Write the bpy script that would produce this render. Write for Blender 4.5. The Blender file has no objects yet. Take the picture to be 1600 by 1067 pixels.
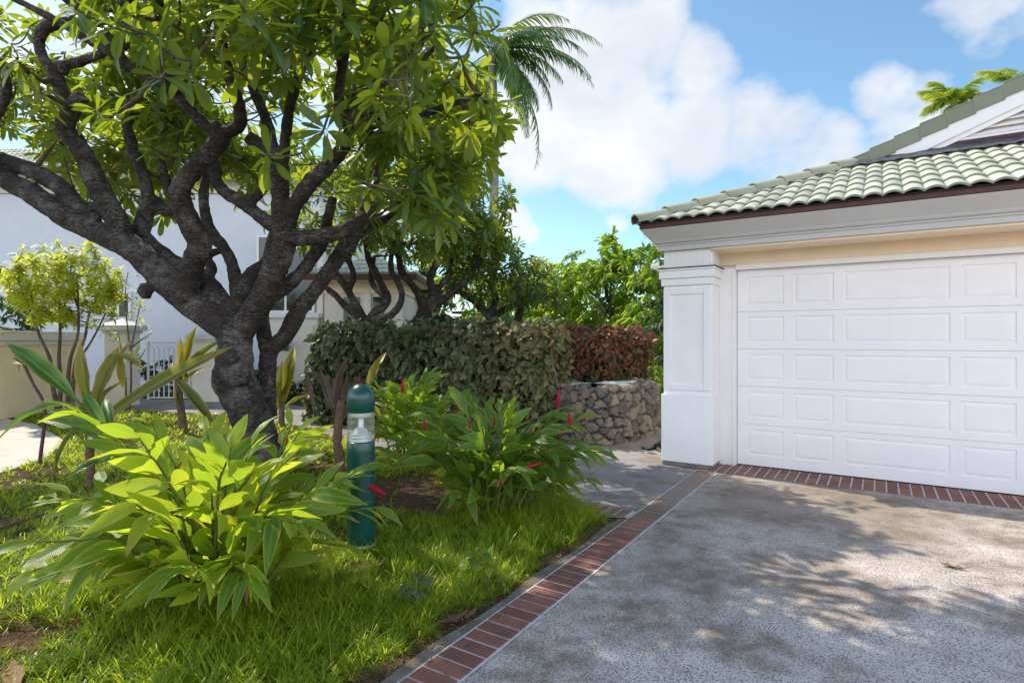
import bpy, bmesh, math, random
import numpy as np
from mathutils import Vector, Matrix
random.seed(7); RNG = np.random.default_rng(7)
SC = bpy.context.scene
COL = SC.collection
PI = math.pi
F_PX, CX, CY, EYE = 897.0, 800.0, 530.0, 1.55

# ------------------------------------------------------------------ placing helpers
def at(px, py, Y):
    return np.array([(px-CX)/F_PX*Y, Y, EYE+(CY-py)/F_PX*Y])
def gp(px, py, z=0.0):
    Y = F_PX*(EYE-z)/(py-CY)
    return np.array([(px-CX)/F_PX*Y, Y, z])
UV_ = np.array([0.8416, -0.5401]); VV_ = np.array([0.5401, 0.8416])
O_G = np.array([2.79, 7.11]); ROT_G = math.atan2(-0.5401, 0.8416)
def gl(u, v):                       # garage axes -> world xy
    return O_G + u*UV_ + v*VV_
def to_uv(xy):
    d = np.asarray(xy, float)[..., :2]-O_G
    return d@UV_, d@VV_
LH = np.array([0.661, -0.543])      # where a shadow moves per metre of height
SUN_DIR = Vector((-LH[0], -LH[1], 1.0)).normalized()

# ------------------------------------------------------------------ object helpers
def link(o, parent=None):
    COL.objects.link(o)
    if parent is not None: o.parent = parent
    return o
def tag(o, label=None, cat=None, group=None, kind=None):
    if label: o['label'] = label
    if cat: o['category'] = cat
    if group: o['group'] = group
    if kind: o['kind'] = kind
    return o
def empty(name, loc, label, cat, group=None, rz=0):
    o = bpy.data.objects.new(name, None); o.empty_display_size = 0.2
    o.location = loc; o.rotation_euler = (0, 0, rz); link(o)
    return tag(o, label, cat, group)
def shift(V, root):
    if root is None: return V
    return np.asarray(V) - np.array(root.location)
class MB:
    """collects pieces into one mesh; colour channels: R random, G across, B along"""
    def __init__(s): s.V=[]; s.F={}; s.C=[]; s.n=0; s.M=[]
    def add(s, V, F, C=None, mat=0):
        V=np.asarray(V,float)
        if C is None: C=np.tile([random.random(),0.5,0.5],(len(V),1))
        s.V.append(V); s.C.append(np.asarray(C,float))
        if isinstance(F,list) and len(F) and not isinstance(F[0],np.ndarray):
            by={}
            for f in F: by.setdefault(len(f),[]).append(f)
            F=[np.array(f) for f in by.values()]
        for f in (F if isinstance(F,list) else [F]):
            f=np.asarray(f,int)
            s.M.append((f.shape[1], np.full(len(f),mat)))
            s.F.setdefault(f.shape[1],[]).append(f+s.n)
        s.n+=len(V)
    def box(s, x0,x1,y0,y1,z0,z1, mat=0, c=None):
        V=[(x,y,z) for z in (z0,z1) for y in (y0,y1) for x in (x0,x1)]
        F=[(0,2,3,1),(4,5,7,6),(0,1,5,4),(2,6,7,3),(0,4,6,2),(1,3,7,5)]
        C=None if c is None else np.tile([c,0.5,0.5],(8,1))
        s.add(V,F,C,mat)
    def poly_prism(s, pts, z0, z1, mat=0):
        n=len(pts); b=[(p[0],p[1],z0) for p in pts]; t=[(p[0],p[1],z1) for p in pts]
        s.add(b+t,[np.array([(i,(i+1)%n,n+(i+1)%n,n+i) for i in range(n)])],None,mat)
        s.add(t,[np.array([tuple(range(n))])],None,mat); s.add(b,[np.array([tuple(range(n-1,-1,-1))])],None,mat)
    def quad(s, a,b,c,d, mat=0): s.add([a,b,c,d],[(0,1,2,3)],None,mat)
    def build(s, name, mats, parent=None, smooth=False, world=True, bevel=0):
        me=bpy.data.meshes.new(name)
        V=np.concatenate(s.V) if s.V else np.zeros((0,3))
        C=np.concatenate(s.C)
        if world and parent is not None:
            root=parent
            off=np.zeros(3); rz=0
            while root is not None:
                off=off+np.array(root.location); root=root.parent
            V=V-off
        keys=sorted(s.F); loops=[]; starts=[]; totals=[]; mi=[]; p=0
        for k in keys:
            f=np.concatenate(s.F[k]); loops.append(f.ravel())
            starts.append(p+np.arange(len(f))*k); totals.append(np.full(len(f),k)); p+=f.size
            mi.append(np.concatenate([m for kk,m in s.M if kk==k]))
        loops=np.concatenate(loops); starts=np.concatenate(starts); totals=np.concatenate(totals); mi=np.concatenate(mi)
        me.vertices.add(len(V)); me.vertices.foreach_set('co',V.astype(np.float32).ravel())
        me.loops.add(len(loops)); me.loops.foreach_set('vertex_index',loops.astype(np.int32))
        me.polygons.add(len(starts)); me.polygons.foreach_set('loop_start',starts.astype(np.int32))
        me.polygons.foreach_set('loop_total',totals.astype(np.int32))
        me.polygons.foreach_set('material_index',mi.astype(np.int32))
        me.polygons.foreach_set('use_smooth',np.full(len(starts),bool(smooth)))
        me.update(calc_edges=True); me.validate()
        if len(me.vertices)==len(C):
            a=me.color_attributes.new('tint','FLOAT_COLOR','POINT')
            a.data.foreach_set('color',np.c_[C,np.ones(len(C))].astype(np.float32).ravel())
        for m in (mats if isinstance(mats,(list,tuple)) else [mats]): me.materials.append(m)
        o=bpy.data.objects.new(name,me); link(o,parent)
        if bevel:
            b=o.modifiers.new('bevel','BEVEL'); b.width=bevel; b.segments=2; b.limit_method='ANGLE'; b.angle_limit=math.radians(40)
        return o
def norm(a):
    a=np.asarray(a,float); return a/np.maximum(np.linalg.norm(a,axis=-1,keepdims=True),1e-9)
def catmull(P, R, seg):
    P=np.asarray(P,float); R=np.asarray(R,float)
    if len(P)<2: return P,R
    Q=np.vstack([2*P[0]-P[1],P,2*P[-1]-P[-2]]); out=[];ro=[]
    for i in range(len(P)-1):
        p0,p1,p2,p3=Q[i:i+4]
        for t in np.linspace(0,1,seg,endpoint=False):
            out.append(0.5*((2*p1)+(-p0+p2)*t+(2*p0-5*p1+4*p2-p3)*t*t+(-p0+3*p1-3*p2+p3)*t**3))
            ro.append(R[i]+(R[i+1]-R[i])*t)
    out.append(P[-1]); ro.append(R[-1])
    return np.array(out),np.array(ro)
def tube(mb, P, R, sides=8, seg=4, mat=0, c=None, ring=0, jitter=0):
    P,R=catmull(P,R,seg)
    n=len(P); T=norm(np.gradient(P,axis=0))
    ref=np.array([0.31,0.17,0.93]) if abs(T[0]@[0.31,0.17,0.93])<0.9 else np.array([1.0,0,0])
    N=norm(np.cross(T[0],ref)); Ns=[N]
    for i in range(1,n):
        N=Ns[-1]-T[i]*(Ns[-1]@T[i]); Ns.append(norm(N))
    Ns=np.array(Ns); Bs=np.cross(T,Ns)
    a=np.linspace(0,2*PI,sides,endpoint=False)
    RR=R[:,None]*np.ones(sides)[None]
    if jitter: RR=RR*(1+jitter*RNG.standard_normal(RR.shape))
    if ring:
        s=np.r_[0,np.cumsum(np.linalg.norm(np.diff(P,axis=0),axis=1))]
        RR=RR*(1+ring*np.sin(s*2*PI/0.055+RNG.random()*6)[:,None])
    V=P[:,None]+RR[...,None]*(np.cos(a)[None,:,None]*Ns[:,None]+np.sin(a)[None,:,None]*Bs[:,None])
    idx=np.arange(n*sides).reshape(n,sides)
    F=np.stack([idx[:-1],np.roll(idx[:-1],-1,1),np.roll(idx[1:],-1,1),idx[1:]],-1).reshape(-1,4)
    C=np.tile([random.random() if c is None else c,.5,.5],(n*sides,1)); C[:,2]=np.repeat(np.linspace(0,1,n),sides)
    mb.add(V.reshape(-1,3),[F, ],C,mat)
    mb.add(V[-1],[np.array([tuple(range(sides))])],C[:sides],mat); mb.add(V[0],[np.array([tuple(range(sides-1,-1,-1))])],C[:sides],mat)
def lathe(mb, prof, c, sides=32, mat=0):
    prof=np.array(prof,float); a=np.linspace(0,2*PI,sides,endpoint=False); n=len(prof)
    V=np.stack([prof[:,0,None]*np.cos(a)+c[0],prof[:,0,None]*np.sin(a)+c[1],np.repeat(prof[:,1,None],sides,1)+c[2]],-1)
    idx=np.arange(n*sides).reshape(n,sides)
    F=np.stack([idx[:-1],np.roll(idx[:-1],-1,1),np.roll(idx[1:],-1,1),idx[1:]],-1).reshape(-1,4)
    mb.add(V.reshape(-1,3),[F],None,mat)
# leaves -----------------------------------------------------------
def leaf_tpl(prof, seg=6, fold=0.15, curl=0.25, petiole=0.0, wave=0.0, ncr=1):
    """prof: list of (t, halfwidth); unit length along y; z = curl"""
    t=np.linspace(0,1,seg+1); w=np.interp(t,[p[0] for p in prof],[p[1] for p in prof])
    V=[];C=[]
    cr=np.linspace(-1,1,2*ncr+1)
    for i,(tt,ww) in enumerate(zip(t,w)):
        z=-curl*tt*tt
        for k in cr:
            V.append((ww*k,tt*(1-0.12*curl*tt),z+fold*ww*abs(k)+wave*math.sin(tt*17+k*2)*abs(k)*ww)); C.append((0,abs(k),tt))
    m=len(cr); F=[(i*m+j,i*m+j+1,(i+1)*m+j+1,(i+1)*m+j) for i in range(seg) for j in range(m-1)]
    return np.array(V),np.array(F),np.array(C)
def frames(D,N):
    y=norm(D); x=norm(np.cross(y,N)); z=np.cross(x,y)
    return np.stack([x,y,z],-1)
def scatter(mb, tpls, P, D, N, L, mat=0, W=None, R=None):
    P=np.asarray(P,float); n=len(P)
    if n==0: return
    M=frames(np.asarray(D,float),np.asarray(N,float)); L=np.broadcast_to(np.asarray(L,float),(n,))
    W=np.ones(n) if W is None else W
    R=RNG.random(n) if R is None else np.asarray(R)
    pick=RNG.integers(0,len(tpls),n)
    for k,(V,F,C) in enumerate(tpls):
        s=np.where(pick==k)[0]
        if not len(s): continue
        S=V[None]*L[s][:,None,None]; S=S*np.stack([W[s],np.ones(len(s)),np.ones(len(s))],-1)[:,None,:]
        X=np.einsum('nij,nvj->nvi',M[s],S)+P[s][:,None]
        nv=len(V); FF=(F[None]+(np.arange(len(s))*nv)[:,None,None]).reshape(-1,F.shape[1])
        CC=np.repeat(C[None],len(s),0).copy(); CC[:,:,0]=R[s][:,None]
        mb.add(X.reshape(-1,3),[FF],CC.reshape(-1,3),mat)
def rand_unit(n):
    return norm(RNG.standard_normal((n,3)))

# ------------------------------------------------------------------ materials
def new_mat(name):
    m=bpy.data.materials.new(name); m.use_nodes=True; nt=m.node_tree
    for x in list(nt.nodes): nt.nodes.remove(x)
    out=nt.nodes.new('ShaderNodeOutputMaterial'); return m,nt,out
class G:
    def __init__(s,nt): s.nt=nt
    def n(s,t,**k):
        x=s.nt.nodes.new(t)
        for a,b in k.items():
            if a in x.bl_rna.properties: setattr(x,a,b)
        return x
    def l(s,a,b): s.nt.links.new(a,b)
    def inp(s,node,key,v):
        if hasattr(v,'links') or isinstance(v,bpy.types.NodeSocket): s.l(v,node.inputs[key])
        else: node.inputs[key].default_value=v
    def pos(s): return s.n('ShaderNodeNewGeometry').outputs['Position']
    def obj(s): return s.n('ShaderNodeTexCoord').outputs['Object']
    def mapping(s,vec,scale=(1,1,1),rot=(0,0,0),loc=(0,0,0)):
        m=s.n('ShaderNodeMapping'); s.l(vec,m.inputs[0]); m.inputs['Scale'].default_value=scale; m.inputs['Rotation'].default_value=rot; m.inputs['Location'].default_value=loc
        return m.outputs[0]
    def noise(s,scale,detail=4,rough=0.55,vec=None,out=0,dist=0):
        x=s.n('ShaderNodeTexNoise'); x.inputs['Scale'].default_value=scale; x.inputs['Detail'].default_value=detail; x.inputs['Roughness'].default_value=rough; x.inputs['Distortion'].default_value=dist
        if vec is not None: s.l(vec,x.inputs['Vector'])
        return x.outputs[out]
    def voro(s,scale,vec=None,feature='F1',out='Distance',rnd=1):
        x=s.n('ShaderNodeTexVoronoi'); x.feature=feature; x.inputs['Scale'].default_value=scale; x.inputs['Randomness'].default_value=rnd
        if vec is not None: s.l(vec,x.inputs['Vector'])
        return x.outputs[out]
    def ramp(s,fac,stops,interp='LINEAR'):
        x=s.n('ShaderNodeValToRGB'); x.color_ramp.interpolation=interp
        e=x.color_ramp.elements
        while len(e)<len(stops): e.new(0.5)
        for el,(p,c) in zip(e,stops):
            el.position=p; el.color=(c,c,c,1) if np.isscalar(c) else (*c,1)
        s.l(fac,x.inputs[0]); return x.outputs[0]
    def math(s,op,a,b=None,c=None,clamp=False):
        x=s.n('ShaderNodeMath'); x.operation=op; x.use_clamp=clamp
        s.inp(x,0,a)
        if b is not None: s.inp(x,1,b)
        if c is not None: s.inp(x,2,c)
        return x.outputs[0]
    def mix(s,fac,a,b,mode='MIX'):
        x=s.n('ShaderNodeMix'); x.data_type='RGBA'; x.blend_type=mode; x.clamp_factor=True
        s.inp(x,0,fac)
        for k,v in ((6,a),(7,b)):
            if isinstance(v,(tuple,list)): x.inputs[k].default_value=(*v[:3],1)
            else: s.l(v,x.inputs[k])
        return x.outputs[2]
    def bump(s,h,strength=0.3,dist=0.02):
        x=s.n('ShaderNodeBump'); x.inputs['Strength'].default_value=strength; x.inputs['Distance'].default_value=dist
        s.l(h,x.inputs['Height']); return x.outputs[0]
    def bsdf(s,col,rough=0.6,spec=0.4,normal=None,metal=0):
        b=s.n('ShaderNodeBsdfPrincipled')
        if isinstance(col,(tuple,list)): b.inputs['Base Color'].default_value=(*col[:3],1)
        else: s.l(col,b.inputs['Base Color'])
        s.inp(b,'Roughness',rough); b.inputs['Specular IOR Level'].default_value=spec; b.inputs['Metallic'].default_value=metal
        if normal is not None: s.l(normal,b.inputs['Normal'])
        return b.outputs[0]
    def tint(s):
        a=s.n('ShaderNodeAttribute'); a.attribute_name='tint'
        x=s.n('ShaderNodeSeparateColor'); s.l(a.outputs['Color'],x.inputs[0]); return x.outputs
def paint(name,col,rough=0.5,var=0.06,bump=0.05,spec=0.35,scale=3.0,metal=0,grime=0.0):
    m,nt,out=new_mat(name); g=G(nt); p=g.pos()
    n=g.noise(scale,6,0.6,p); n2=g.noise(90,3,0.6,p)
    dark=tuple(c*(1-var*2) for c in col); lite=tuple(min(1,c*(1+var)) for c in col)
    c=g.mix(g.ramp(n,[(0.3,0),(0.7,1)]),dark,lite)
    if grime:
        st=g.noise(1.0,5,0.7,g.mapping(p,(5,5,0.45)))
        sep=g.n('ShaderNodeSeparateXYZ'); g.l(p,sep.inputs[0])
        low=g.math('SUBTRACT',1.0,g.math('MULTIPLY',sep.outputs[2],1.6),clamp=True)
        c=g.mix(g.math('MULTIPLY',g.ramp(st,[(0.5,0),(0.75,1)]),grime),c,tuple(x*0.72 for x in col))
        c=g.mix(g.math('MULTIPLY',g.math('MULTIPLY',low,low),g.math('MULTIPLY',n,grime*1.6)),c,(0.34,0.29,0.24))
    nt.links.new(g.bsdf(c,rough,spec,g.bump(n2,bump,0.01) if bump else None,metal),out.inputs[0]); return m
def leaf_mat(name, dark, mid, light, trans, rib=None, edge=None, tmix=0.42, rough=0.38, spec=0.5, under=None, tip=None, edge_at=0.75, tvar=0.38):
    m,nt,out=new_mat(name); g=G(nt); r,ac,al=g.tint()[:3]
    c=g.ramp(r,[(0.0,dark),(0.5,mid),(1.0,light)])
    n=g.noise(9,3,0.5,g.pos()); c=g.mix(g.math('MULTIPLY',n,0.35),c,dark)
    if edge: c=g.mix(g.math('MULTIPLY',g.ramp(ac,[(edge_at-0.1,0),(1,1)]),0.9),c,edge)
    if tip:
        tt=g.math('MULTIPLY',g.ramp(g.math('ADD',al,g.math('MULTIPLY',g.math('SUBTRACT',n,0.5),0.5)),[(0.78,0),(0.95,1)]),g.ramp(r,[(0.35,0),(0.6,1)])); c=g.mix(tt,c,tip)
    if tip:
        sp=g.math('MULTIPLY',g.ramp(g.noise(38,4,0.65,g.pos()),[(0.62,0),(0.70,1)]),g.ramp(r,[(0.1,0.15),(0.7,0.75)])); c=g.mix(sp,c,tuple(x*0.8 for x in tip))
    if rib: c=g.mix(g.ramp(ac,[(0.0,0.9),(0.22,0)]),c,rib)
    if under:
        bf=g.n('ShaderNodeNewGeometry').outputs['Backfacing']; c=g.mix(g.math('MULTIPLY',bf,0.75),c,under)
    # fine side veins
    w=g.n('ShaderNodeTexWave'); w.inputs['Scale'].default_value=1.0
    cmb=g.n('ShaderNodeCombineXYZ'); g.l(g.math('MULTIPLY_ADD',ac,-1.2,g.math('MULTIPLY',al,6.0)),cmb.inputs[0]); g.l(cmb.outputs[0],w.inputs['Vector'])
    nrm=g.bump(w.outputs['Fac'],0.18,0.01)
    b=g.bsdf(c,rough,spec,nrm)
    tr=g.n('ShaderNodeBsdfTranslucent'); tc=g.mix(g.ramp(r,[(0.15,1),(0.8,0)]),trans,tuple(x*y for x,y in zip(trans,(tvar,0.6*tvar+0.38,0.6))))
    if edge: tc=g.mix(g.math('MULTIPLY',g.ramp(ac,[(edge_at,0),(1,1)]),0.6),tc,edge)
    g.l(tc,tr.inputs[0])
    mx=g.n('ShaderNodeMixShader'); mx.inputs[0].default_value=tmix; g.l(b,mx.inputs[1]); g.l(tr.outputs[0],mx.inputs[2])
    nt.links.new(mx.outputs[0],out.inputs[0]); return m
def bark_mat(name, a, b, c, scale=6, bump=0.9):
    m,nt,out=new_mat(name); g=G(nt); p=g.pos()
    n=g.noise(scale,8,0.65,p); rings=g.noise(1.0,6,0.7,g.mapping(p,(9,9,34))); f=g.noise(55,5,0.7,p)
    lich=g.noise(3.1,6,0.7,p); wp=g.n('ShaderNodeVectorMath'); wp.operation='MULTIPLY_ADD'; g.l(g.noise(8,3,0.6,p,out=1),wp.inputs[0]); wp.inputs[1].default_value=(.10,.10,.10); g.l(p,wp.inputs[2])
    crack=g.voro(1.0,g.mapping(wp.outputs[0],(13,13,30)),feature='DISTANCE_TO_EDGE')
    col=g.mix(g.ramp(n,[(0.35,0),(0.65,1)]),a,b); col=g.mix(g.math('MULTIPLY',g.ramp(lich,[(0.48,0),(0.62,1)]),0.7),col,c)
    col=g.mix(g.math('MULTIPLY',g.ramp(f,[(0.55,0),(0.7,1)]),0.35),col,tuple(min(1,x*1.4) for x in c))
    col=g.mix(g.math('MULTIPLY',g.ramp(rings,[(0.38,1),(0.5,0)]),0.6),col,tuple(x*0.35 for x in a))
    ck=g.math('MULTIPLY',g.ramp(crack,[(0.0,1),(0.09,0)]),g.ramp(n,[(0.42,0),(0.56,1)]))
    col=g.mix(g.math('MULTIPLY',ck,0.75),col,tuple(x*0.3 for x in a))
    h=g.math('ADD',g.math('MULTIPLY',rings,1.0),g.math('ADD',g.math('MULTIPLY',f,0.5),n)); h=g.math('SUBTRACT',h,g.math('MULTIPLY',ck,0.8))
    nt.links.new(g.bsdf(col,0.8,0.25,g.bump(h,bump,0.035)),out.inputs[0]); return m

M={}
M['white']=paint('white_paint',(0.92,0.91,0.91),0.5,0.02,0.06,grime=0.12)
M['white2']=paint('white_trim',(0.90,0.875,0.85),0.5,0.02,0.04,grime=0.12)
M['door']=paint('door_paint',(0.92,0.90,0.90),0.42,0.015,0.03,grime=0.08)
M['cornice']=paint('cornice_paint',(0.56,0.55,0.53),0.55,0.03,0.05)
M['soffit']=paint('soffit_bounce_tint',(0.97,0.79,0.58),0.6,0.03,0.05)  # peach tone puts the warm bounced light under the eave into the colour
M['brown']=paint('brown_fascia',(0.10,0.045,0.035),0.6,0.12,0.1,scale=8)
M['flash']=paint('lead_flashing',(0.10,0.10,0.12),0.5,0.3,0.3,scale=14)
M['concrete']=paint('edging_concrete',(0.21,0.19,0.17),0.85,0.3,0.4,scale=5)
M['path_c']=paint('path_concrete',(0.66,0.61,0.54),0.85,0.10,0.3,scale=4)
M['mortar']=paint('mortar',(0.60,0.57,0.56),0.9,0.12,0.3,scale=12)
M['dark']=paint('black_rubber',(0.02,0.02,0.022),0.6,0.2,0.1)
M['stucco']=paint('house_stucco',(0.72,0.75,0.83),0.8,0.03,0.25)
M['cream']=paint('cream_stucco',(0.97,0.77,0.50),0.8,0.05,0.25,grime=0.15)
M['cream2']=paint('pale_stucco',(0.84,0.79,0.70),0.8,0.04,0.25)
M['stonecap']=paint('cap_concrete',(0.74,0.73,0.70),0.7,0.08,0.2)
M['green_metal']=paint('green_enamel',(0.006,0.072,0.062),0.28,0.10,0.02,spec=0.6,scale=6)
M['white_metal']=paint('white_metal',(0.85,0.85,0.84),0.4,0.03,0.02)
M['grey_metal']=paint('grey_metal',(0.62,0.64,0.64),0.35,0.06,0.02,metal=0.3)
M['greenroof']=None
def glass(name,col,a,rough=0.05):
    m,nt,out=new_mat(name); g=G(nt)
    t=g.n('ShaderNodeBsdfTransparent'); t.inputs[0].default_value=(*col,1)
    b=g.bsdf(tuple(min(1,c) for c in col),rough,0.6)
    fr=g.n('ShaderNodeFresnel'); fr.inputs[0].default_value=1.45
    gl_=g.n('ShaderNodeBsdfGlossy'); gl_.inputs['Roughness'].default_value=rough
    m1=g.n('ShaderNodeMixShader'); m1.inputs[0].default_value=a; g.l(t.outputs[0],m1.inputs[1]); g.l(b,m1.inputs[2])
    m2=g.n('ShaderNodeMixShader'); g.l(g.math('MULTIPLY',fr.outputs[0],0.45),m2.inputs[0]); g.l(m1.outputs[0],m2.inputs[1]); g.l(gl_.outputs[0],m2.inputs[2])
    nt.links.new(m2.outputs[0],out.inputs[0]); return m
M['lens']=glass('clear_lens',(0.95,0.99,0.96),0.07)
def winglass():
    m,nt,out=new_mat('window_glass'); g=G(nt)
    n=g.noise(1.2,3,0.5,g.pos()); c=g.mix(n,(0.012,0.016,0.02),(0.04,0.055,0.065))
    nt.links.new(g.bsdf(c,0.06,0.8),out.inputs[0]); return m
M['glass']=winglass()
def dust(g,p,cx,cy,r):
    s=g.n('ShaderNodeVectorMath'); s.operation='DISTANCE'; g.l(p,s.inputs[0]); s.inputs[1].default_value=(cx,cy,0)
    return g.ramp(g.math('ADD',g.math('DIVIDE',s.outputs['Value'],r),g.math('MULTIPLY',g.math('SUBTRACT',g.noise(1.6,5,0.65,p),0.5),1.3)),[(0.35,1),(0.95,0)])
def aggregate(name,base,chip,stain,chips=1.0):
    m,nt,out=new_mat(name); g=G(nt); p=g.pos()
    warp=g.noise(25,3,0.6,p,out=1); wv=g.n('ShaderNodeVectorMath'); wv.operation='MULTIPLY_ADD'; g.l(warp,wv.inputs[0]); wv.inputs[1].default_value=(0.022,0.022,0.022); g.l(p,wv.inputs[2]); q=wv.outputs[0]
    d1=g.voro(74,q); sel=g.voro(74,q,out='Color'); ss=g.n('ShaderNodeSeparateColor'); g.l(sel,ss.inputs[0])
    n1=g.noise(140,3,0.6,p); big=g.noise(1.3,7,0.62,g.mapping(p,(1,1,1),(0,0,-ROT_G),(3.1,1.7,0))); big2=g.noise(0.55,5,0.6,p); med=g.noise(7,6,0.65,p)
    col=g.mix(n1,tuple(c*0.72 for c in base),tuple(c*1.22 for c in base))
    col=g.mix(g.math('MULTIPLY',g.ramp(big2,[(0.42,0),(0.62,1)]),0.35),col,tuple(min(1,c*1.2) for c in base))
    wear=g.math('MULTIPLY_ADD',med,0.22,-0.11)
    f1=g.ramp(g.math('ADD',g.noise(84,3,0.55,p,dist=0.25),wear),[(0.52,0),(0.60,1)])
    f2=g.ramp(g.math('ADD',g.noise(160,2,0.5,g.mapping(p,(1,1,1),(0,0,0.7),(9,4,0)),dist=0.3),wear),[(0.56,0),(0.62,1)])
    chipm=g.math('MULTIPLY',g.ramp(g.math('SUBTRACT',g.math('MULTIPLY_ADD',ss.outputs[0],0.3,0.2),d1),[(0.0,0),(0.08,1)]),g.ramp(ss.outputs[1],[(0.5,0),(0.58,1)]))
    cc=g.mix(ss.outputs[2],chip,tuple(min(1,x*2.2) for x in chip))
    col=g.mix(g.math('MULTIPLY',f2,0.55*chips),col,tuple(x*2.0 for x in chip))
    col=g.mix(g.math('MULTIPLY',f1,0.78*chips),col,tuple(x*1.5 for x in chip))
    col=g.mix(g.math('MULTIPLY',chipm,0.85*chips),col,cc)
    stm=g.math('MULTIPLY',g.ramp(big,[(0.43,0),(0.58,1)]),g.ramp(med,[(0.3,0.35),(0.6,1)]))
    col=g.mix(g.math('MULTIPLY',stm,0.8),col,stain)
    dm=g.math('MAXIMUM',dust(g,p,*gl(0.9,-1.35),1.9),g.math('MULTIPLY',dust(g,p,*gl(0.2,-3.4),1.5),0.5)); col=g.mix(g.math('MULTIPLY',dm,0.62),col,(0.20,0.155,0.11))
    crk=g.voro(0.5,g.mapping(q,(1,1,1),(0,0,0.4)),feature='DISTANCE_TO_EDGE')
    h=g.math('ADD',g.math('MULTIPLY',chipm,-0.6),n1)
    nt.links.new(g.bsdf(col,0.82,0.3,g.bump(h,0.5,0.004)),out.inputs[0]); return m
M['drive']=aggregate('exposed_aggregate',(0.69,0.61,0.56),(0.095,0.085,0.08),(0.17,0.125,0.08))
M['walk']=aggregate('walk_aggregate',(0.36,0.335,0.33),(0.09,0.085,0.09),(0.19,0.14,0.10),0.8)
def brick_mat():
    m,nt,out=new_mat('brick_paver'); g=G(nt); p=g.pos(); r=g.tint()[0]
    c=g.ramp(r,[(0,(0.155,0.062,0.042)),(0.5,(0.235,0.085,0.055)),(1,(0.30,0.115,0.08))])
    n=g.noise(7,6,0.65,p); n2=g.noise(120,3,0.6,p)
    c=g.mix(g.math('MULTIPLY',g.ramp(n,[(0.45,0),(0.66,1)]),0.7),c,(0.085,0.055,0.045))
    c=g.mix(g.math('MULTIPLY',n2,0.3),c,(0.33,0.20,0.16))
    c=g.mix(g.math('MULTIPLY',dust(g,p,*gl(0.05,-1.5),1.5),0.8),c,(0.30,0.25,0.20))
    nt.links.new(g.bsdf(c,0.75,0.3,g.bump(n2,0.35,0.006)),out.inputs[0]); return m
M['brick']=brick_mat()
def soil_mat():
    m,nt,out=new_mat('soil'); g=G(nt); p=g.pos()
    n=g.noise(14,8,0.7,p); n2=g.noise(1.1,4,0.6,p); v=g.voro(60,p)
    c=g.ramp(n,[(0.25,(0.05,0.03,0.02)),(0.5,(0.15,0.09,0.055)),(0.75,(0.28,0.18,0.11))])
    c=g.mix(g.math('MULTIPLY',g.ramp(v,[(0.1,1),(0.3,0)]),0.4),c,(0.3,0.21,0.14))
    d=g.n('ShaderNodeVectorMath'); d.operation='LENGTH'; g.l(p,d.inputs[0])
    far=g.ramp(g.math('DIVIDE',d.outputs['Value'],60.0),[(0.17,0),(0.3,1)])
    c=g.mix(g.math('MULTIPLY',far,1.0),c,g.mix(n2,(0.05,0.09,0.015),(0.12,0.17,0.03)))
    nt.links.new(g.bsdf(c,0.95,0.1,g.bump(g.math('ADD',n,v),0.9,0.05)),out.inputs[0]); return m
M['soil']=soil_mat()
def tile_mat():
    m,nt,out=new_mat('clay_tile_green'); g=G(nt); r,a_,b_=g.tint()[:3]; p=g.pos()
    c=g.ramp(r,[(0,(0.40,0.42,0.32)),(0.4,(0.54,0.545,0.42)),(0.8,(0.66,0.645,0.50)),(1,(0.72,0.69,0.54))])
    n=g.noise(5,6,0.65,p); n2=g.noise(45,4,0.6,p)
    c=g.mix(g.math('MULTIPLY',g.ramp(n,[(0.5,0),(0.7,1)]),0.35),c,(0.16,0.17,0.13))
    c=g.mix(g.math('MULTIPLY',n2,0.3),c,(0.52,0.53,0.45))
    c=g.mix(g.ramp(b_,[(0.0,0),(0.3,0.72),(1,0.85)]),c,g.mix(n,(0.085,0.105,0.07),(0.17,0.20,0.135)))  # shade at tile lips and in valleys painted as dark green
    nt.links.new(g.bsdf(c,0.65,0.35,g.bump(n2,0.2,0.006)),out.inputs[0]); return m
M['tile']=tile_mat()
def edging_mat():
    m,nt,out=new_mat('dirty_edging'); g=G(nt); p=g.pos(); a=g.noise(6,7,0.7,p); b=g.noise(60,4,0.7,p)
    c=g.mix(b,(0.15,0.14,0.13),(0.27,0.25,0.23)); c=g.mix(g.ramp(a,[(0.42,0),(0.6,0.9)]),c,(0.16,0.11,0.07)); c=g.mix(g.math('MULTIPLY',g.ramp(g.noise(25,3,0.6,p),[(0.6,0),(0.7,1)]),0.5),c,(0.33,0.26,0.18))
    nt.links.new(g.bsdf(c,0.9,0.2,g.bump(g.math('ADD',a,b),0.6,0.01)),out.inputs[0]); return m
M['edging']=edging_mat()
def stone_mat():
    m,nt,out=new_mat('lava_stone'); g=G(nt); p=g.pos(); r,gr_=g.tint()[:2]
    c=g.ramp(r,[(0,(0.13,0.12,0.115)),(0.4,(0.24,0.215,0.19)),(0.75,(0.38,0.32,0.25)),(1,(0.46,0.29,0.18))])
    n=g.noise(16,8,0.7,p); n2=g.noise(70,5,0.7,p)
    c=g.mix(g.math('MULTIPLY',g.ramp(n,[(0.4,1),(0.6,0)]),0.45),c,(0.08,0.072,0.068)); c=g.mix(g.math('MULTIPLY',g.ramp(n2,[(0.55,0),(0.75,1)]),0.45),c,(0.38,0.34,0.29)); c=g.mix(g.ramp(gr_,[(0.1,0.85),(0.75,0)]),c,(0.035,0.03,0.028))
    nt.links.new(g.bsdf(c,0.9,0.2,g.bump(g.math('ADD',n,n2),0.8,0.02)),out.inputs[0]); return m
M['stone']=stone_mat()
M['bark']=bark_mat('frangipani_bark',(0.045,0.034,0.03),(0.10,0.08,0.07),(0.24,0.22,0.21))
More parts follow.
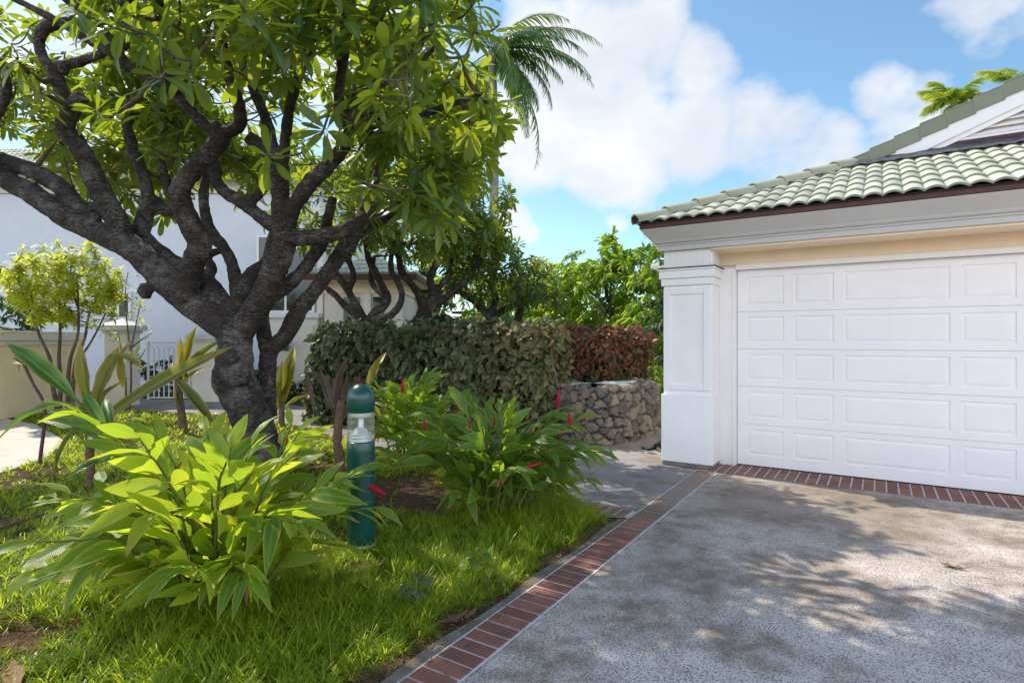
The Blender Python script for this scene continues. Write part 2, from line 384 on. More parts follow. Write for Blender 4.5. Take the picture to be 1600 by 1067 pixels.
M['twig']=bark_mat('twig_bark',(0.10,0.07,0.05),(0.19,0.14,0.105),(0.24,0.20,0.17),14,0.5)
M['palmbark']=bark_mat('palm_bark',(0.24,0.22,0.20),(0.34,0.31,0.28),(0.4,0.38,0.35),3,0.5)
M['cane']=paint('cane_stem',(0.16,0.10,0.06),0.7,0.25,0.3,scale=30)
M['purple_stem']=paint('purple_stem',(0.12,0.04,0.06),0.5,0.25,0.1,scale=20)
M['greenstem']=paint('green_stem',(0.12,0.15,0.03),0.5,0.2,0.1,scale=20)
M['fleaf']=leaf_mat('frangipani_leaf',(0.016,0.058,0.028),(0.026,0.088,0.03),(0.05,0.13,0.032),(0.62,0.68,0.03),rib=(0.20,0.27,0.07),under=(0.10,0.135,0.045),tvar=0.55,tmix=0.48,rough=0.28)
M['fleaf2']=leaf_mat('frangipani_leaf_far',(0.03,0.08,0.025),(0.05,0.115,0.03),(0.09,0.155,0.04),(0.56,0.62,0.04),rib=(0.17,0.24,0.06),under=(0.13,0.17,0.05),tmix=0.42)
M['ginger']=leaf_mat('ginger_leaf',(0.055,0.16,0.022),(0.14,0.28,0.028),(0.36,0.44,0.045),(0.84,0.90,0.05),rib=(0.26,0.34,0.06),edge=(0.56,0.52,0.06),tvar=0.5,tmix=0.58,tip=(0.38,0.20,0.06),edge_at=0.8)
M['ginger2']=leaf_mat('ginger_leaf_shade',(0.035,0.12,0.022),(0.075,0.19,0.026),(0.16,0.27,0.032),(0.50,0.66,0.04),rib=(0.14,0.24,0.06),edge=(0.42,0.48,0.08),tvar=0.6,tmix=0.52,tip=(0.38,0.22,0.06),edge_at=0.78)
M['ti']=leaf_mat('ti_leaf',(0.07,0.10,0.02),(0.14,0.14,0.025),(0.24,0.19,0.03),(0.60,0.52,0.03),rib=(0.34,0.29,0.06),edge=(0.45,0.34,0.04),tmix=0.45,tip=(0.55,0.30,0.03),edge_at=0.8)
M['ti_green']=leaf_mat('broad_leaf',(0.03,0.10,0.025),(0.05,0.14,0.03),(0.09,0.19,0.035),(0.34,0.52,0.04),rib=(0.22,0.32,0.08),edge=(0.25,0.3,0.05),tmix=0.4)
M['ti_purple']=leaf_mat('purple_ti_leaf',(0.07,0.05,0.03),(0.12,0.07,0.045),(0.15,0.12,0.05),(0.30,0.17,0.09),rib=(0.2,0.1,0.09),edge=(0.28,0.13,0.11),tmix=0.35)
M['dry']=leaf_mat('dry_leaf',(0.14,0.08,0.045),(0.24,0.14,0.08),(0.36,0.23,0.13),(0.3,0.17,0.08),rib=(0.34,0.24,0.16),tmix=0.2,rough=0.7,spec=0.2)
M['hedge']=leaf_mat('copperleaf_green',(0.045,0.12,0.045),(0.08,0.155,0.06),(0.19,0.085,0.06),(0.17,0.20,0.05),rib=(0.14,0.16,0.07),edge=(0.16,0.09,0.06),tmix=0.25,under=(0.14,0.14,0.08),edge_at=0.7)
M['hedge_w']=leaf_mat('copperleaf_olive',(0.10,0.17,0.06),(0.21,0.235,0.085),(0.33,0.17,0.09),(0.34,0.24,0.07),rib=(0.2,0.18,0.09),edge=(0.25,0.13,0.08),tmix=0.3,under=(0.2,0.17,0.09),edge_at=0.7)
M['hedge_r']=leaf_mat('copperleaf_red',(0.16,0.10,0.04),(0.31,0.105,0.06),(0.42,0.17,0.09),(0.42,0.16,0.05),rib=(0.25,0.12,0.07),tmix=0.3,under=(0.22,0.10,0.06))
M['stonecore']=paint('rubble_core',(0.13,0.115,0.10),0.95,0.3,0.4,scale=14)
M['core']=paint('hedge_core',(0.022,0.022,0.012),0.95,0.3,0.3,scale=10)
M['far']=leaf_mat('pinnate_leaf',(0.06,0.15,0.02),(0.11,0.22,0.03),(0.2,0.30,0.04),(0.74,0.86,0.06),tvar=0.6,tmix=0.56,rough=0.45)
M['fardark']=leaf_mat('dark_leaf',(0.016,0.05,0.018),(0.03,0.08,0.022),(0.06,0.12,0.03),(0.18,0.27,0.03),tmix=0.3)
M['pudica']=leaf_mat('shrub_leaf',(0.12,0.20,0.02),(0.22,0.29,0.03),(0.36,0.38,0.04),(0.92,0.92,0.08),rib=(0.36,0.40,0.10),tvar=0.75,tmix=0.6)
M['palm']=leaf_mat('palm_leaf',(0.03,0.09,0.03),(0.06,0.13,0.04),(0.12,0.18,0.06),(0.34,0.48,0.08),tmix=0.35,rough=0.32)
M['palm_y']=leaf_mat('palm_leaf_yellow',(0.16,0.26,0.03),(0.34,0.40,0.05),(0.52,0.48,0.10),(0.9,0.9,0.12),tmix=0.5,rough=0.35)
M['petal']=leaf_mat('white_petal',(0.8,0.8,0.76),(0.85,0.85,0.82),(0.9,0.9,0.88),(0.8,0.8,0.75),tmix=0.3,rough=0.6)
M['red']=leaf_mat('red_bract',(0.42,0.006,0.03),(0.58,0.012,0.06),(0.72,0.03,0.10),(0.9,0.05,0.12),tmix=0.35,rough=0.4)
M['pink']=leaf_mat('pink_bract',(0.62,0.03,0.16),(0.7,0.05,0.2),(0.75,0.08,0.25),(0.9,0.1,0.3),tmix=0.35)
M['yellowleaf']=leaf_mat('yellow_leaf',(0.55,0.36,0.01),(0.62,0.42,0.01),(0.7,0.5,0.03),(0.8,0.6,0.03),tmix=0.4)
def grass_mat():
    m,nt,out=new_mat('grass_blades'); g=G(nt); r,ac,al=g.tint()[:3]
    c=g.ramp(r,[(0,(0.08,0.19,0.02)),(0.40,(0.20,0.35,0.03)),(0.75,(0.40,0.50,0.045)),(0.93,(0.24,0.26,0.05)),(1,(0.38,0.30,0.12))])
    big=g.noise(1.7,3,0.5,g.pos()); c=g.mix(g.math('MULTIPLY',g.ramp(big,[(0.35,0),(0.65,1)]),0.4),c,(0.19,0.28,0.025))
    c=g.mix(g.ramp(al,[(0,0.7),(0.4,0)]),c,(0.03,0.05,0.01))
    b=g.bsdf(c,0.32,0.5); t=g.n('ShaderNodeBsdfTranslucent'); g.l(g.mix(0.65,c,(0.85,0.95,0.06)),t.inputs[0])
    mx=g.n('ShaderNodeMixShader'); mx.inputs[0].default_value=0.64; g.l(b,mx.inputs[1]); g.l(t.outputs[0],mx.inputs[2])
    nt.links.new(mx.outputs[0],out.inputs[0]); return m
M['grass']=grass_mat()

# ------------------------------------------------------------------ camera, light, sky
cam=bpy.data.cameras.new('camera'); co=bpy.data.objects.new('camera',cam); COL.objects.link(co)
cam.sensor_width=36; cam.lens=F_PX/1600*36; cam.clip_end=3000; cam.clip_start=0.05
cam.shift_y=-3.5/1600
co.location=(0,0,EYE); co.rotation_euler=(PI/2,0,0); SC.camera=co
sun=bpy.data.lights.new('sun','SUN'); so=bpy.data.objects.new('sun',sun); COL.objects.link(so)
sun.energy=5.0; sun.angle=math.radians(0.55); sun.color=(1,0.91,0.76)
so.rotation_euler=SUN_DIR.to_track_quat('Z','Y').to_euler(); so.location=(-8,8,14)
SC.view_settings.view_transform='Standard'; SC.view_settings.look='None'; SC.view_settings.exposure=0
SC.cycles.max_bounces=7; SC.cycles.transparent_max_bounces=8; SC.cycles.diffuse_bounces=4; SC.cycles.glossy_bounces=2; SC.cycles.transmission_bounces=4
SC.cycles.sample_clamp_indirect=6
def make_world():
    w=bpy.data.worlds.new('World'); SC.world=w; w.use_nodes=True; nt=w.node_tree; g=G(nt)
    bg=nt.nodes['Background']
    sk=g.n('ShaderNodeTexSky'); sk.sky_type='NISHITA'; sk.sun_disc=False
    sk.sun_elevation=math.asin(SUN_DIR.z); sk.sun_rotation=math.atan2(SUN_DIR.x,SUN_DIR.y)
    sk.air_density=1.0; sk.dust_density=0.4; sk.ozone_density=1.4
    d=g.n('ShaderNodeTexCoord').outputs['Generated']
    STR=0.15
    # clouds: soft banks at fixed bearings, broken up by noise
    nb=g.noise(4.2,9,0.58,g.mapping(d,(1,1,1.35),(0,0,0),(2.3,0.4,0.7)),dist=0.15)
    nf=g.noise(13,6,0.6,g.mapping(d,(1,1,1.3)))
    banks=[(890,95,.15,.95),(1000,70,.11,.9),(1090,95,.08,.85),(830,210,.13,.9),(960,225,.14,.9),(1090,215,.10,.85),(1200,215,.11,.85),(1290,245,.09,.8),
           (1385,150,.06,.75),(1430,190,.09,.75),(1500,215,.11,.7),(805,350,.05,1),(825,362,.035,1),(1575,25,.08,.7),(965,345,.03,.5),(1185,40,.03,.45),(1130,10,.04,.45),(600,120,.25,.7),(200,60,.3,.7)]
    tot=None
    for (px,py,r,a) in banks:
        v=norm(np.array([(px-CX)/F_PX,1,(CY-py)/F_PX]))
        x=g.n('ShaderNodeVectorMath'); x.operation='DISTANCE'; g.l(d,x.inputs[0]); x.inputs[1].default_value=tuple(v)
        mr=g.n('ShaderNodeMapRange'); mr.interpolation_type='SMOOTHSTEP'; g.l(x.outputs['Value'],mr.inputs[0])
        mr.inputs[1].default_value=r*1.25; mr.inputs[2].default_value=r*0.25; mr.inputs[3].default_value=0; mr.inputs[4].default_value=a
        tot=mr.outputs[0] if tot is None else g.math('MAXIMUM',tot,mr.outputs[0])
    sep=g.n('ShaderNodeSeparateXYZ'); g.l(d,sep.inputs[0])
    behind=g.math('MULTIPLY',g.ramp(sep.outputs[1],[(0.0,1),(0.22,0)]),g.ramp(sep.outputs[2],[(0.02,0),(0.09,1),(0.40,1),(0.62,0.0)]))  # added bright cloud band out of view, lights the shaded door side
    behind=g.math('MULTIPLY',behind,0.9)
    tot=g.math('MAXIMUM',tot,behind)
    dens=g.math('ADD',tot,g.math('MULTIPLY',g.math('SUBTRACT',nb,0.5),2.1)); dens=g.math('ADD',dens,g.math('MULTIPLY',g.math('SUBTRACT',nf,0.5),0.6))
    al=g.ramp(dens,[(0.36,0),(0.60,0.62),(0.86,1)]); al=g.math('MULTIPLY',al,g.ramp(sep.outputs[2],[(0.02,0.0),(0.10,1)]))
    al=g.math('MULTIPLY',al,0.96)
    shn=g.noise(3.4,6,0.5,g.mapping(d,(1,1,2.2),(0,0,0),(0.9,0.2,0.41)))
    cc=g.mix(g.ramp(shn,[(0.40,0),(0.60,1)]),(0.75,0.79,0.86),(0.98,0.98,0.98))
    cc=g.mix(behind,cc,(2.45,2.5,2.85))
    # sky blue lifted towards the bright tropical tone
    skb=g.n('ShaderNodeVectorMath'); skb.operation='MULTIPLY'; g.l(sk.outputs[0],skb.inputs[0]); skb.inputs[1].default_value=(STR*1.05,STR*1.24,STR*1.22)
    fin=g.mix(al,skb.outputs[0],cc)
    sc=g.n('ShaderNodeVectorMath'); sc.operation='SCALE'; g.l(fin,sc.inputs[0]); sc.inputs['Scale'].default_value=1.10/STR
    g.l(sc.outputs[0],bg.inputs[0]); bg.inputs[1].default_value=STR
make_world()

# ------------------------------------------------------------------ ground, paving
def sheet(name, pts, z, mat, kind='structure', seam=None):
    mb=MB(); mb.add([(p[0],p[1],z) for p in pts],[np.array([tuple(range(len(pts)))])])
    o=mb.build(name,mat); o['kind']=kind; return o
def inpoly(P, poly):
    P=np.asarray(P); x,y=P[:,0],P[:,1]; ins=np.zeros(len(P),bool); n=len(poly); j=n-1
    for i in range(n):
        xi,yi=poly[i][:2]; xj,yj=poly[j][:2]
        c=((yi>y)!=(yj>y))&(x<(xj-xi)*(y-yi)/(yj-yi+1e-12)+xi); ins^=c; j=i
    return ins
gm=MB()
R_=900; gm.add([(-R_,-R_,-0.010),(R_,-R_,-0.010),(R_,R_,-0.010),(-R_,R_,-0.010)],[(0,1,2,3)])
go=gm.build('ground',M['soil']); go['kind']='structure'
S_R,S_L,E_L=-0.10,-0.345,-0.412
sheet('driveway',[gl(S_R-0.004,-0.58),gl(S_R-0.004,-14),gl(16,-14),gl(16,-0.58)],0.0,M['drive'])
WALK=[gp(928,806)[:2],gp(872,757)[:2],gp(780,728)[:2],gp(640,706)[:2],gp(560,694)[:2],gp(480,668)[:2],gp(400,652)[:2],gp(300,645)[:2],gp(190,640)[:2],
      gp(190,622)[:2],gp(300,624)[:2],gp(400,628)[:2],gp(500,637)[:2],gp(600,658)[:2],gp(760,684)[:2],gp(900,694)[:2],gp(936,690)[:2],gp(1030,670)[:2],np.array([3.6,11.2]),
      gl(-0.78,2.4),gl(-0.78,-0.5),gl(S_L-0.0,-0.45),gl(S_L,-2.75)]
sheet('walkway',WALK,-0.001,M['walk'])
LPATH=[gp(-260,640)[:2],gp(0,652)[:2],gp(55,662)[:2],gp(102,688)[:2],gp(70,716)[:2],gp(0,738)[:2],gp(-260,770)[:2]]
sheet('path',LPATH,-0.002,M['path_c'])
mb=MB()   # concrete ribbon beside the brick course
P=[gl(S_L,-2.76),gl(E_L,-2.80)]
for i in range(24): v=-2.8-i*0.3; P.append(gl(E_L-0.02*math.sin(i*1.7)-0.0,v))
P.append(gl(S_L,-2.8-23*0.3))
sheet('concrete_edging',P,0.0015,M['edging'])
mb=MB()   # bricks: individual pavers proud of their mortar
def strip(u0,u1,v0,v1,along,pitch,rows=1,mz=0.0035):
    mb.add([(*gl(u0,v0),mz),(*gl(u1,v0),mz),(*gl(u1,v1),mz),(*gl(u0,v1),mz)],[(0,1,2,3)],None,0)
    j=0.006
    L=(v1-v0) if along=='v' else (u1-u0); n=int(L/pitch)
    for i in range(n):
        for r in range(rows):
            if along=='v':
                a0,a1=u0+.013+(u1-u0)*r/rows,u0+(u1-u0)*(r+1)/rows-.015; b0,b1=v1-(i+1)*pitch+.005,v1-i*pitch-.005
            else:
                a0,a1=u0+i*pitch+j,u0+(i+1)*pitch-j; b0,b1=v0+(v1-v0)*r/rows+(j if r==0 else 0.002),v0+(v1-v0)*(r+1)/rows-(j if r==rows-1 else 0.002)
            z=0.0075+RNG.normal(0,0.0008); e=0.003
            top=[(*gl(a0+e,b0+e),z),(*gl(a1-e,b0+e),z),(*gl(a1-e,b1-e),z),(*gl(a0+e,b1-e),z)]
            bot=[(*gl(a0,b0),0.002),(*gl(a1,b0),0.002),(*gl(a1,b1),0.002),(*gl(a0,b1),0.002)]
            C=np.tile([RNG.random(),.5,.5],(8,1))
            mb.add(bot+top,[(4,5,6,7),(0,1,5,4),(1,2,6,5),(2,3,7,6),(3,0,4,7)],C,1)
strip(S_L,S_R,-9.0,-0.60,'v',0.105)
strip(S_L,7.2,-0.58,-0.03,'u',0.105,2,0.0038)
strip(-0.80,S_L-0.003,-2.76,-2.55,'u',0.105,1,0.0032)
o=mb.build('brick_border',[M['mortar'],M['brick']]); o['kind']='structure'

# ------------------------------------------------------------------ garage
def garage():
    R=empty('garage',(O_G[0],O_G[1],0),'white garage with green barrel tile roof and panelled door beside the driveway','garage',rz=ROT_G)
    def B(mb,name,mat,par=R,smooth=False,bevel=0.004): return mb.build(name,mat,par,smooth,False,bevel)
    US,UE=-0.795,7.3; FV=-0.505; HW=2.63
    # walls
    w=MB(); w.box(US+0.05,-0.19,-0.45,7.0,0,2.62); w.box(5.72,UE-0.05,-0.45,7.0,0,2.62); w.box(-0.19,5.72,6.8,7.0,0,2.62)
    w.box(-0.19,5.72,-0.02,0.16,2.402,2.62)
    B(w,'wall',M['white'])
    j=MB(); j.box(-0.19,-0.003,-0.10,0.10,0.0,2.42); j.box(5.37,5.72,-0.10,0.10,0,2.42); j.box(-0.003,5.37,-0.085,0.1,2.400,2.46)
    j.box(-0.03,-0.003,-0.118,-0.10,0,2.4)
    B(j,'door_frame',M['white2'])
    l=MB(); l.box(-0.19,5.72,-0.06,-0.022,2.462,2.632)
    B(l,'lintel',M['soffit'])
    s=MB(); s.box(-0.20,UE,-0.505,-0.061,2.606,2.640)
    B(s,'soffit',M['soffit'])
    # pillars
    def pillar(u0,u1):
        p=MB(); f=FV
        p.box(u0,u1,f,-0.10,0.055,0.875)                     # plinth
        p.box(u0+0.025,u1-0.025,f+0.025,-0.10,0.875,2.20)    # shaft
        p.box(u0+0.030,u1-0.030,f+0.030,-0.10,2.20,2.632)    # frieze core
        o=B(p,'pillar',M['white'],bevel=0.006)
        # raised frame leaving a sunken panel
        t=MB(); y0,y1=f+0.007,f+0.0245; a0,a1=u0+0.027,u1-0.027
        t.box(a0,a0+0.085,y0,y1,0.93,2.17); t.box(a1-0.085,a1,y0,y1,0.93,2.17); t.box(a0+0.0855,a1-0.0855,y0,y1,0.93,1.0); t.box(a0+0.0855,a1-0.0855,y0,y1,2.095,2.17)
        o2=B(t,'panel_frame',M['white'],o,bevel=0.008)
        c=MB(); c.box(u0,u1,f,-0.099,2.205,2.29); c.box(u0-0.022,u1+0.022,f-0.022,-0.098,2.292,2.385); c.box(u0-0.034,u1+0.034,f-0.034,-0.097,2.387,2.41)
        B(c,'pillar_cap',M['white'],o,bevel=0.006)
        m=MB(); m.box(u0-0.040,u1+0.040,f-0.040,-0.096,2.412,2.424)
        B(m,'cap_flashing',M['brown'],o,bevel=0.002)
        fz=MB(); k=7; ww=(u1-u0-0.06)/k
        for i in range(k): fz.box(u0+0.03+i*ww+0.0005,u0+0.03+(i+1)*ww-0.0005,f+0.016,f+0.0295,2.426,2.633)
        B(fz,'frieze_board',M['white2'],o,bevel=0.001)
        b=MB(); b.box(u0+0.012,u1-0.012,f+0.012,-0.11,0.0,0.0548)
        B(b,'pillar_base',M['concrete'],o)
    pillar(-0.795,-0.175); pillar(5.70,6.32); w2=MB(); w2.box(6.325,UE-0.002,-0.46,-0.1,0,2.62); B(w2,'wall_return',M['white'])
    # door: five sections of raised panels
    PU=[(.112,.527),(.630,1.046),(1.141,2.105),(2.195,2.63),(2.73,3.16),(3.255,4.22),(4.315,4.73),(4.83,5.25)]
    ZS=[0.012,.512,.975,1.432,1.886,2.398]
    dr=MB(); dr.box(0.0,5.367,0.030,0.055,0.012,2.398)
    D=B(dr,'garage_door',M['door'])
    for k in range(5):
        z0,z1=ZS[k]+0.0015,ZS[k+1]-0.0015; m=MB(); pz0=z0+(0.125 if k==0 else 0.075); pz1=z1-(0.085 if k==4 else 0.062)
        us=[0.002]+[x for p in PU for x in p]+[5.365]
        def q(a,b,c,d,y=0.0): m.quad((a,y,c),(b,y,c),(b,y,d),(a,y,d))
        q(us[0],us[-1],z0,pz0); q(us[0],us[-1],pz1,z1)
        for i in range(0,len(us),2): q(us[i],us[i+1],pz0,pz1)
        for (a,b) in PU:
            rings=[(0,0),(0.006,0.013),(0.016,0.013),(0.045,0.003),(0.048,0.003)]
            rc=lambda e,y:[(a+e,y,pz0+e),(b-e,y,pz0+e),(b-e,y,pz1-e),(a+e,y,pz1-e)]
            for (e0,y0),(e1,y1) in zip(rings[:-1],rings[1:]):
                A=rc(e0,y0);Bq=rc(e1,y1)
                for i in range(4): m.quad(A[i],A[(i+1)%4],Bq[(i+1)%4],Bq[i])
            m.quad(*rc(0.048,0.003))
        m.quad((us[0],0,z1),(us[-1],0,z1),(us[-1],0.029,z1),(us[0],0.029,z1)); m.quad((us[0],0.029,z0),(us[-1],0.029,z0),(us[-1],0,z0),(us[0],0,z0))
        m.build('door_section',M['door'],D,False,False)
    b=MB(); b.box(0.0,5.36,0.004,0.03,0.001,0.0115); B(b,'door_seal',M['dark'],D,bevel=0)
    # cornice: profile swept round front and sides with mitres
    prof=[(0.00,2.632),(0.035,2.632),(0.035,2.688),(0.05,2.694),(0.052,2.712),(0.075,2.722),(0.085,2.735),(0.092,2.752),(0.195,2.885),(0.198,2.893),(0.0,2.893)]
    def sweep(pr,name,mat,par=R):
        m=MB(); path=lambda o:[(US-o,7.05+0.0),(US-o,FV-o),(UE+o,FV-o),(UE+o,7.05)]
        n=len(pr)
        V=[];
        for (o_,z) in pr: V+= [(x,y,z) for x,y in path(o_)]
        F=[]
        for i in range(n):
            k=(i+1)%n
            for s_ in range(3): F.append((i*4+s_,i*4+s_+1,k*4+s_+1,k*4+s_))
        m.add(V,F); return m.build(name,mat,par,False,False)
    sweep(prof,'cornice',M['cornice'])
    sweep([(0.0,2.896),(0.180,2.896),(0.205,2.899),(0.205,2.962),(0.0,2.962)],'fascia_board',M['brown'])
    # roof
    s_=0.405; OV=0.232; u0,u1=US-OV,UE+OV; v0=FV-OV; zE=2.955; VG=v0+2.28; uc=(u0+u1)/2; v1=7.3; zR=lambda d:zE+s_*d
    per=0.168; ex=0.345
    def tiles(fn,length,rows,lo,hi,mb):
        """fn(a,d,h): a along eave, d up slope in plan, h normal lift; lo/hi(d) clip along a"""
        for r in range(rows):
            d0,d1=r*ex,(r+1)*ex+0.03
            a0,a1=lo(d0),hi(d0)
            if a1-a0<0.1: continue
            k0=math.floor(a0/per); ks=np.arange(k0*10,int(math.ceil(a1/per))*10+1)
            aa=ks*per/10; ok=(aa>=lo(d0)-0.01)&(aa<=hi(d0)+0.01); aa=aa[ok]
            if len(aa)<2: continue
            ph=aa/per
            prof=0.033*np.abs(np.sin(PI*ph))**0.9
            col=np.floor(ph).astype(int); rnd=np.array([((c*73856093)^((r+1)*19349663))%997/997 for c in col])
            prof=prof+0.003*(rnd-0.5)
            rowsV=[]; cc=[]
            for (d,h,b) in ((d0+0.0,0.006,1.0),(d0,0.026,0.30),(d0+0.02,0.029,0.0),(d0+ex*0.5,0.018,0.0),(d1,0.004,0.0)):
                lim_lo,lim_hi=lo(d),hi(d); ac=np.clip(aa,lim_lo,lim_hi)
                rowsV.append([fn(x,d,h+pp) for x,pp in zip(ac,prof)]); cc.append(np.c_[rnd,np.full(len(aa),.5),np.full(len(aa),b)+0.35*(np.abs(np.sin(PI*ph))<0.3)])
            m=len(aa); V=np.array(rowsV).reshape(-1,3); I=np.arange(5*m).reshape(5,m)
            F=np.stack([I[:-1,:-1],I[:-1,1:],I[1:,1:],I[1:,:-1]],-1).reshape(-1,4); mb.add(V,F,np.clip(np.concatenate(cc),0,1))
    rt=MB()
    tiles(lambda a,d,h:(a,v0+d,zR(d)+h),0,int(2.28/ex)+1,lambda d:u0+d,lambda d:u1-d,rt)
    nl=int((uc-u0)/ex)+1
    tiles(lambda a,d,h:(u0+d,-a,zR(d)+h),0,nl,lambda d:-v1,lambda d:-(v0+min(d,2.28)),rt)
    tiles(lambda a,d,h:(u1-d,a,zR(d)+h),0,nl,lambda d:v0+min(d,2.28),lambda d:v1,rt)
    rt.build('roof_tiles',M['tile'],R,False,False)
    deck=MB(); zc=zR(uc-u0)-0.012; e=0.008
    dd=lambda d:zR(d)-e
    deck.quad((u0,v0,zE),(u1,v0,zE),(u1-2.28,VG,dd(2.28)),(u0+2.28,VG,dd(2.28)))
    deck.add([(u0,v0,zE),(u0+2.28,VG,dd(2.28)),(uc,VG,zc),(uc,v1,zc),(u0,v1,zE)],[np.array([(0,1,2,3,4)])]); deck.add([(u1,v0,zE),(u1,v1,zE),(uc,v1,zc),(uc,VG,zc),(u1-2.28,VG,dd(2.28))],[np.array([(0,1,2,3,4)])])
    deck.add([(u0,v1,zE),(uc,v1,zc),(u1,v1,zE)],[np.array([(0,1,2)])])
    B(deck,'roof_deck',M['flash'],bevel=0)
    def caps(p,q,n,r,mb,flat=False):
        p=np.array(p);q=np.array(q); t=norm(q-p); L=np.linalg.norm(q-p)/n; side=norm(np.cross(t,[0,0,1])); up=np.cross(side,t)
        for i in range(n):
            a=p+t*L*i; b=a+t*(L+0.04); c=RNG.random()
            ang=np.linspace(-0.15*PI,1.15*PI,11); V=[]
            for (pt,lift,rr) in ((a,0.03,r*1.10),(b,0.0,r)):
                for x in ang: V.append(pt+side*math.cos(x)*rr+up*(math.sin(x)*rr*0.75+lift))
            for x in ang: V.append(a+side*math.cos(x)*rr*0.86+up*(math.sin(x)*rr*0.75*0.80+0.03))
            F=[(k,k+1,12+k,11+k) for k in range(10)]+[(k+1,k,22+k,23+k) for k in range(10)]
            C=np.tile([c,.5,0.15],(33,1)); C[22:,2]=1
            mb.add(V,F,C)
    for nm,a_,b_,n_ in (('hip_cap',(u0-0.01,v0-0.01,zE+0.02),(u0+2.28,VG,zR(2.28)+0.045),8),('hip_cap',(u1+0.01,v0-0.01,zE+0.02),(u1-2.28,VG,zR(2.28)+0.045),8),('ridge_cap',(uc,VG-0.1,zc+0.06),(uc,v1,zc+0.06),15)):
        hp=MB(); caps(a_,b_,n_,0.10,hp); hp.build(nm,M['tile'],R,True,False)
    # gable: rake tiles, barge boards, louvres
    for sgn in (-1,1):
        X=lambda d:uc+sgn*((uc-u0)-d)
        rk=MB(); d=2.12; end=uc-u0; n=8; L=(end-2.12)/n
        for i in range(n):
            a,b=2.12+i*L+0.006,2.12+(i+1)*L+0.03; c=RNG.random()*0.6
            for (y0,y1,h0,h1) in ((VG-0.135,VG-0.115,-0.085,0.085),(VG-0.135,VG+0.09,0.0855,0.105)):
                lift=0.028
                V=[(X(a),y0-0.006,zR(a)+h0+lift),(X(b),y0,zR(b)+h0),(X(b),y0,zR(b)+h1),(X(a),y0-0.006,zR(a)+h1+lift),(X(a),y1,zR(a)+h0+lift),(X(b),y1,zR(b)+h0),(X(b),y1,zR(b)+h1),(X(a),y1,zR(a)+h1+lift)]
                rk.add(V,[(0,1,2,3),(5,4,7,6),(3,2,6,7),(1,0,4,5),(0,3,7,4),(2,1,5,6)],np.tile([c,.5,0.3],(8,1)))
        rk.build('rake_tiles',M['tile'],R,False,False,0.006)
        bb=MB()
        for (y0,y1,h0,h1) in ((VG-0.112,VG-0.08,-0.235,-0.03),(VG-0.078,VG-0.055,-0.30,-0.20)):
            a,b=2.05,end
            V=[(X(a),y0,zR(a)+h0),(X(b),y0,zR(b)+h0),(X(b),y0,zR(b)+h1),(X(a),y0,zR(a)+h1),(X(a),y1,zR(a)+h0),(X(b),y1,zR(b)+h0),(X(b),y1,zR(b)+h1),(X(a),y1,zR(a)+h1)]
            bb.add(V,[(0,1,2,3),(5,4,7,6),(3,2,6,7),(1,0,4,5),(0,3,7,4),(2,1,5,6)])
        bb.build('barge_board',M['white'],R,False,False,0.004)
    zb=zR(2.28)+0.088
    bk=MB(); bk.add([(u0+2.5,VG+0.02,zb-0.1),(u1-2.5,VG+0.02,zb-0.1),(uc,VG+0.02,zc-0.1)],[np.array([(0,1,2)])]); B(bk,'gable_wall',M['cream'],bevel=0)
    lv=MB(); z=zb+0.11; i=0
    while z<zc-0.35:
        d=(z-zE+0.26)/s_; a=u0+d; b=u1-d
        if b-a<0.2: break
        V=[(a,VG-0.05,z-0.035),(b,VG-0.05,z-0.035),(b,VG-0.05,z-0.022),(a,VG-0.05,z-0.022),(a,VG+0.012,z+0.028),(b,VG+0.012,z+0.028),(b,VG+0.012,z+0.04),(a,VG+0.012,z+0.04)]
        lv.add(V,[(0,1,2,3),(5,4,7,6),(3,2,6,7),(1,0,4,5),(0,3,7,4),(2,1,5,6)]); z+=0.072
    lv.build('louvre_slats',M['white2'],R,False,False)
    sl=MB(); sl.box(u0+2.35,u1-2.35,VG-0.062,VG+0.01,zb+0.035,zb+0.068); B(sl,'louvre_sill',M['white'],bevel=0.004)
    st=MB(); st.box(u0+2.30,u1-2.30,VG-0.072,VG+0.01,zb-0.01,zb+0.034); B(st,'brown_strip',M['brown'],bevel=0.003)
    fl=MB(); n=60; xs=np.linspace(u0+2.24,u1-2.24,n)
    V=[(x,VG-0.074,zb-0.0095+0.006*math.sin(i*1.3)) for i,x in enumerate(xs)]+[(x,VG-0.26-0.012*math.sin(i*2.1),zR(2.28-0.26)+0.062+0.008*math.sin(i*1.9)) for i,x in enumerate(xs)]
    fl.add(V,[(i+1,i,n+i,n+i+1) for i in range(n-1)]); fl.build('flashing',M['flash'],R,True,False)
    return R
garage()
cm=MB(); lathe(cm,[(0.0,-0.045),(0.032,-0.045),(0.036,-0.03),(0.036,0.03),(0.03,0.045),(0.0,0.045)],(0,0,0),20)
V=np.concatenate(cm.V)
c0=at(1024,417,7.35)
E=empty('security_camera',tuple(c0),'small white camera fixed beneath the garage eave left of the pillar','camera')
cm2=MB(); cm2.add(np.stack([V[:,2]*1.0,V[:,0],V[:,1]],-1),[f for f in cm.F[4]]); cm2.build('housing',M['white_metal'],E,True,False)
br=MB(); br.box(0.03,0.24,-0.012,0.012,-0.012,0.012); br.box(-0.055,-0.046,-0.024,0.024,-0.024,0.024); br.build('bracket',M['white_metal'],E,False,False,0.003)

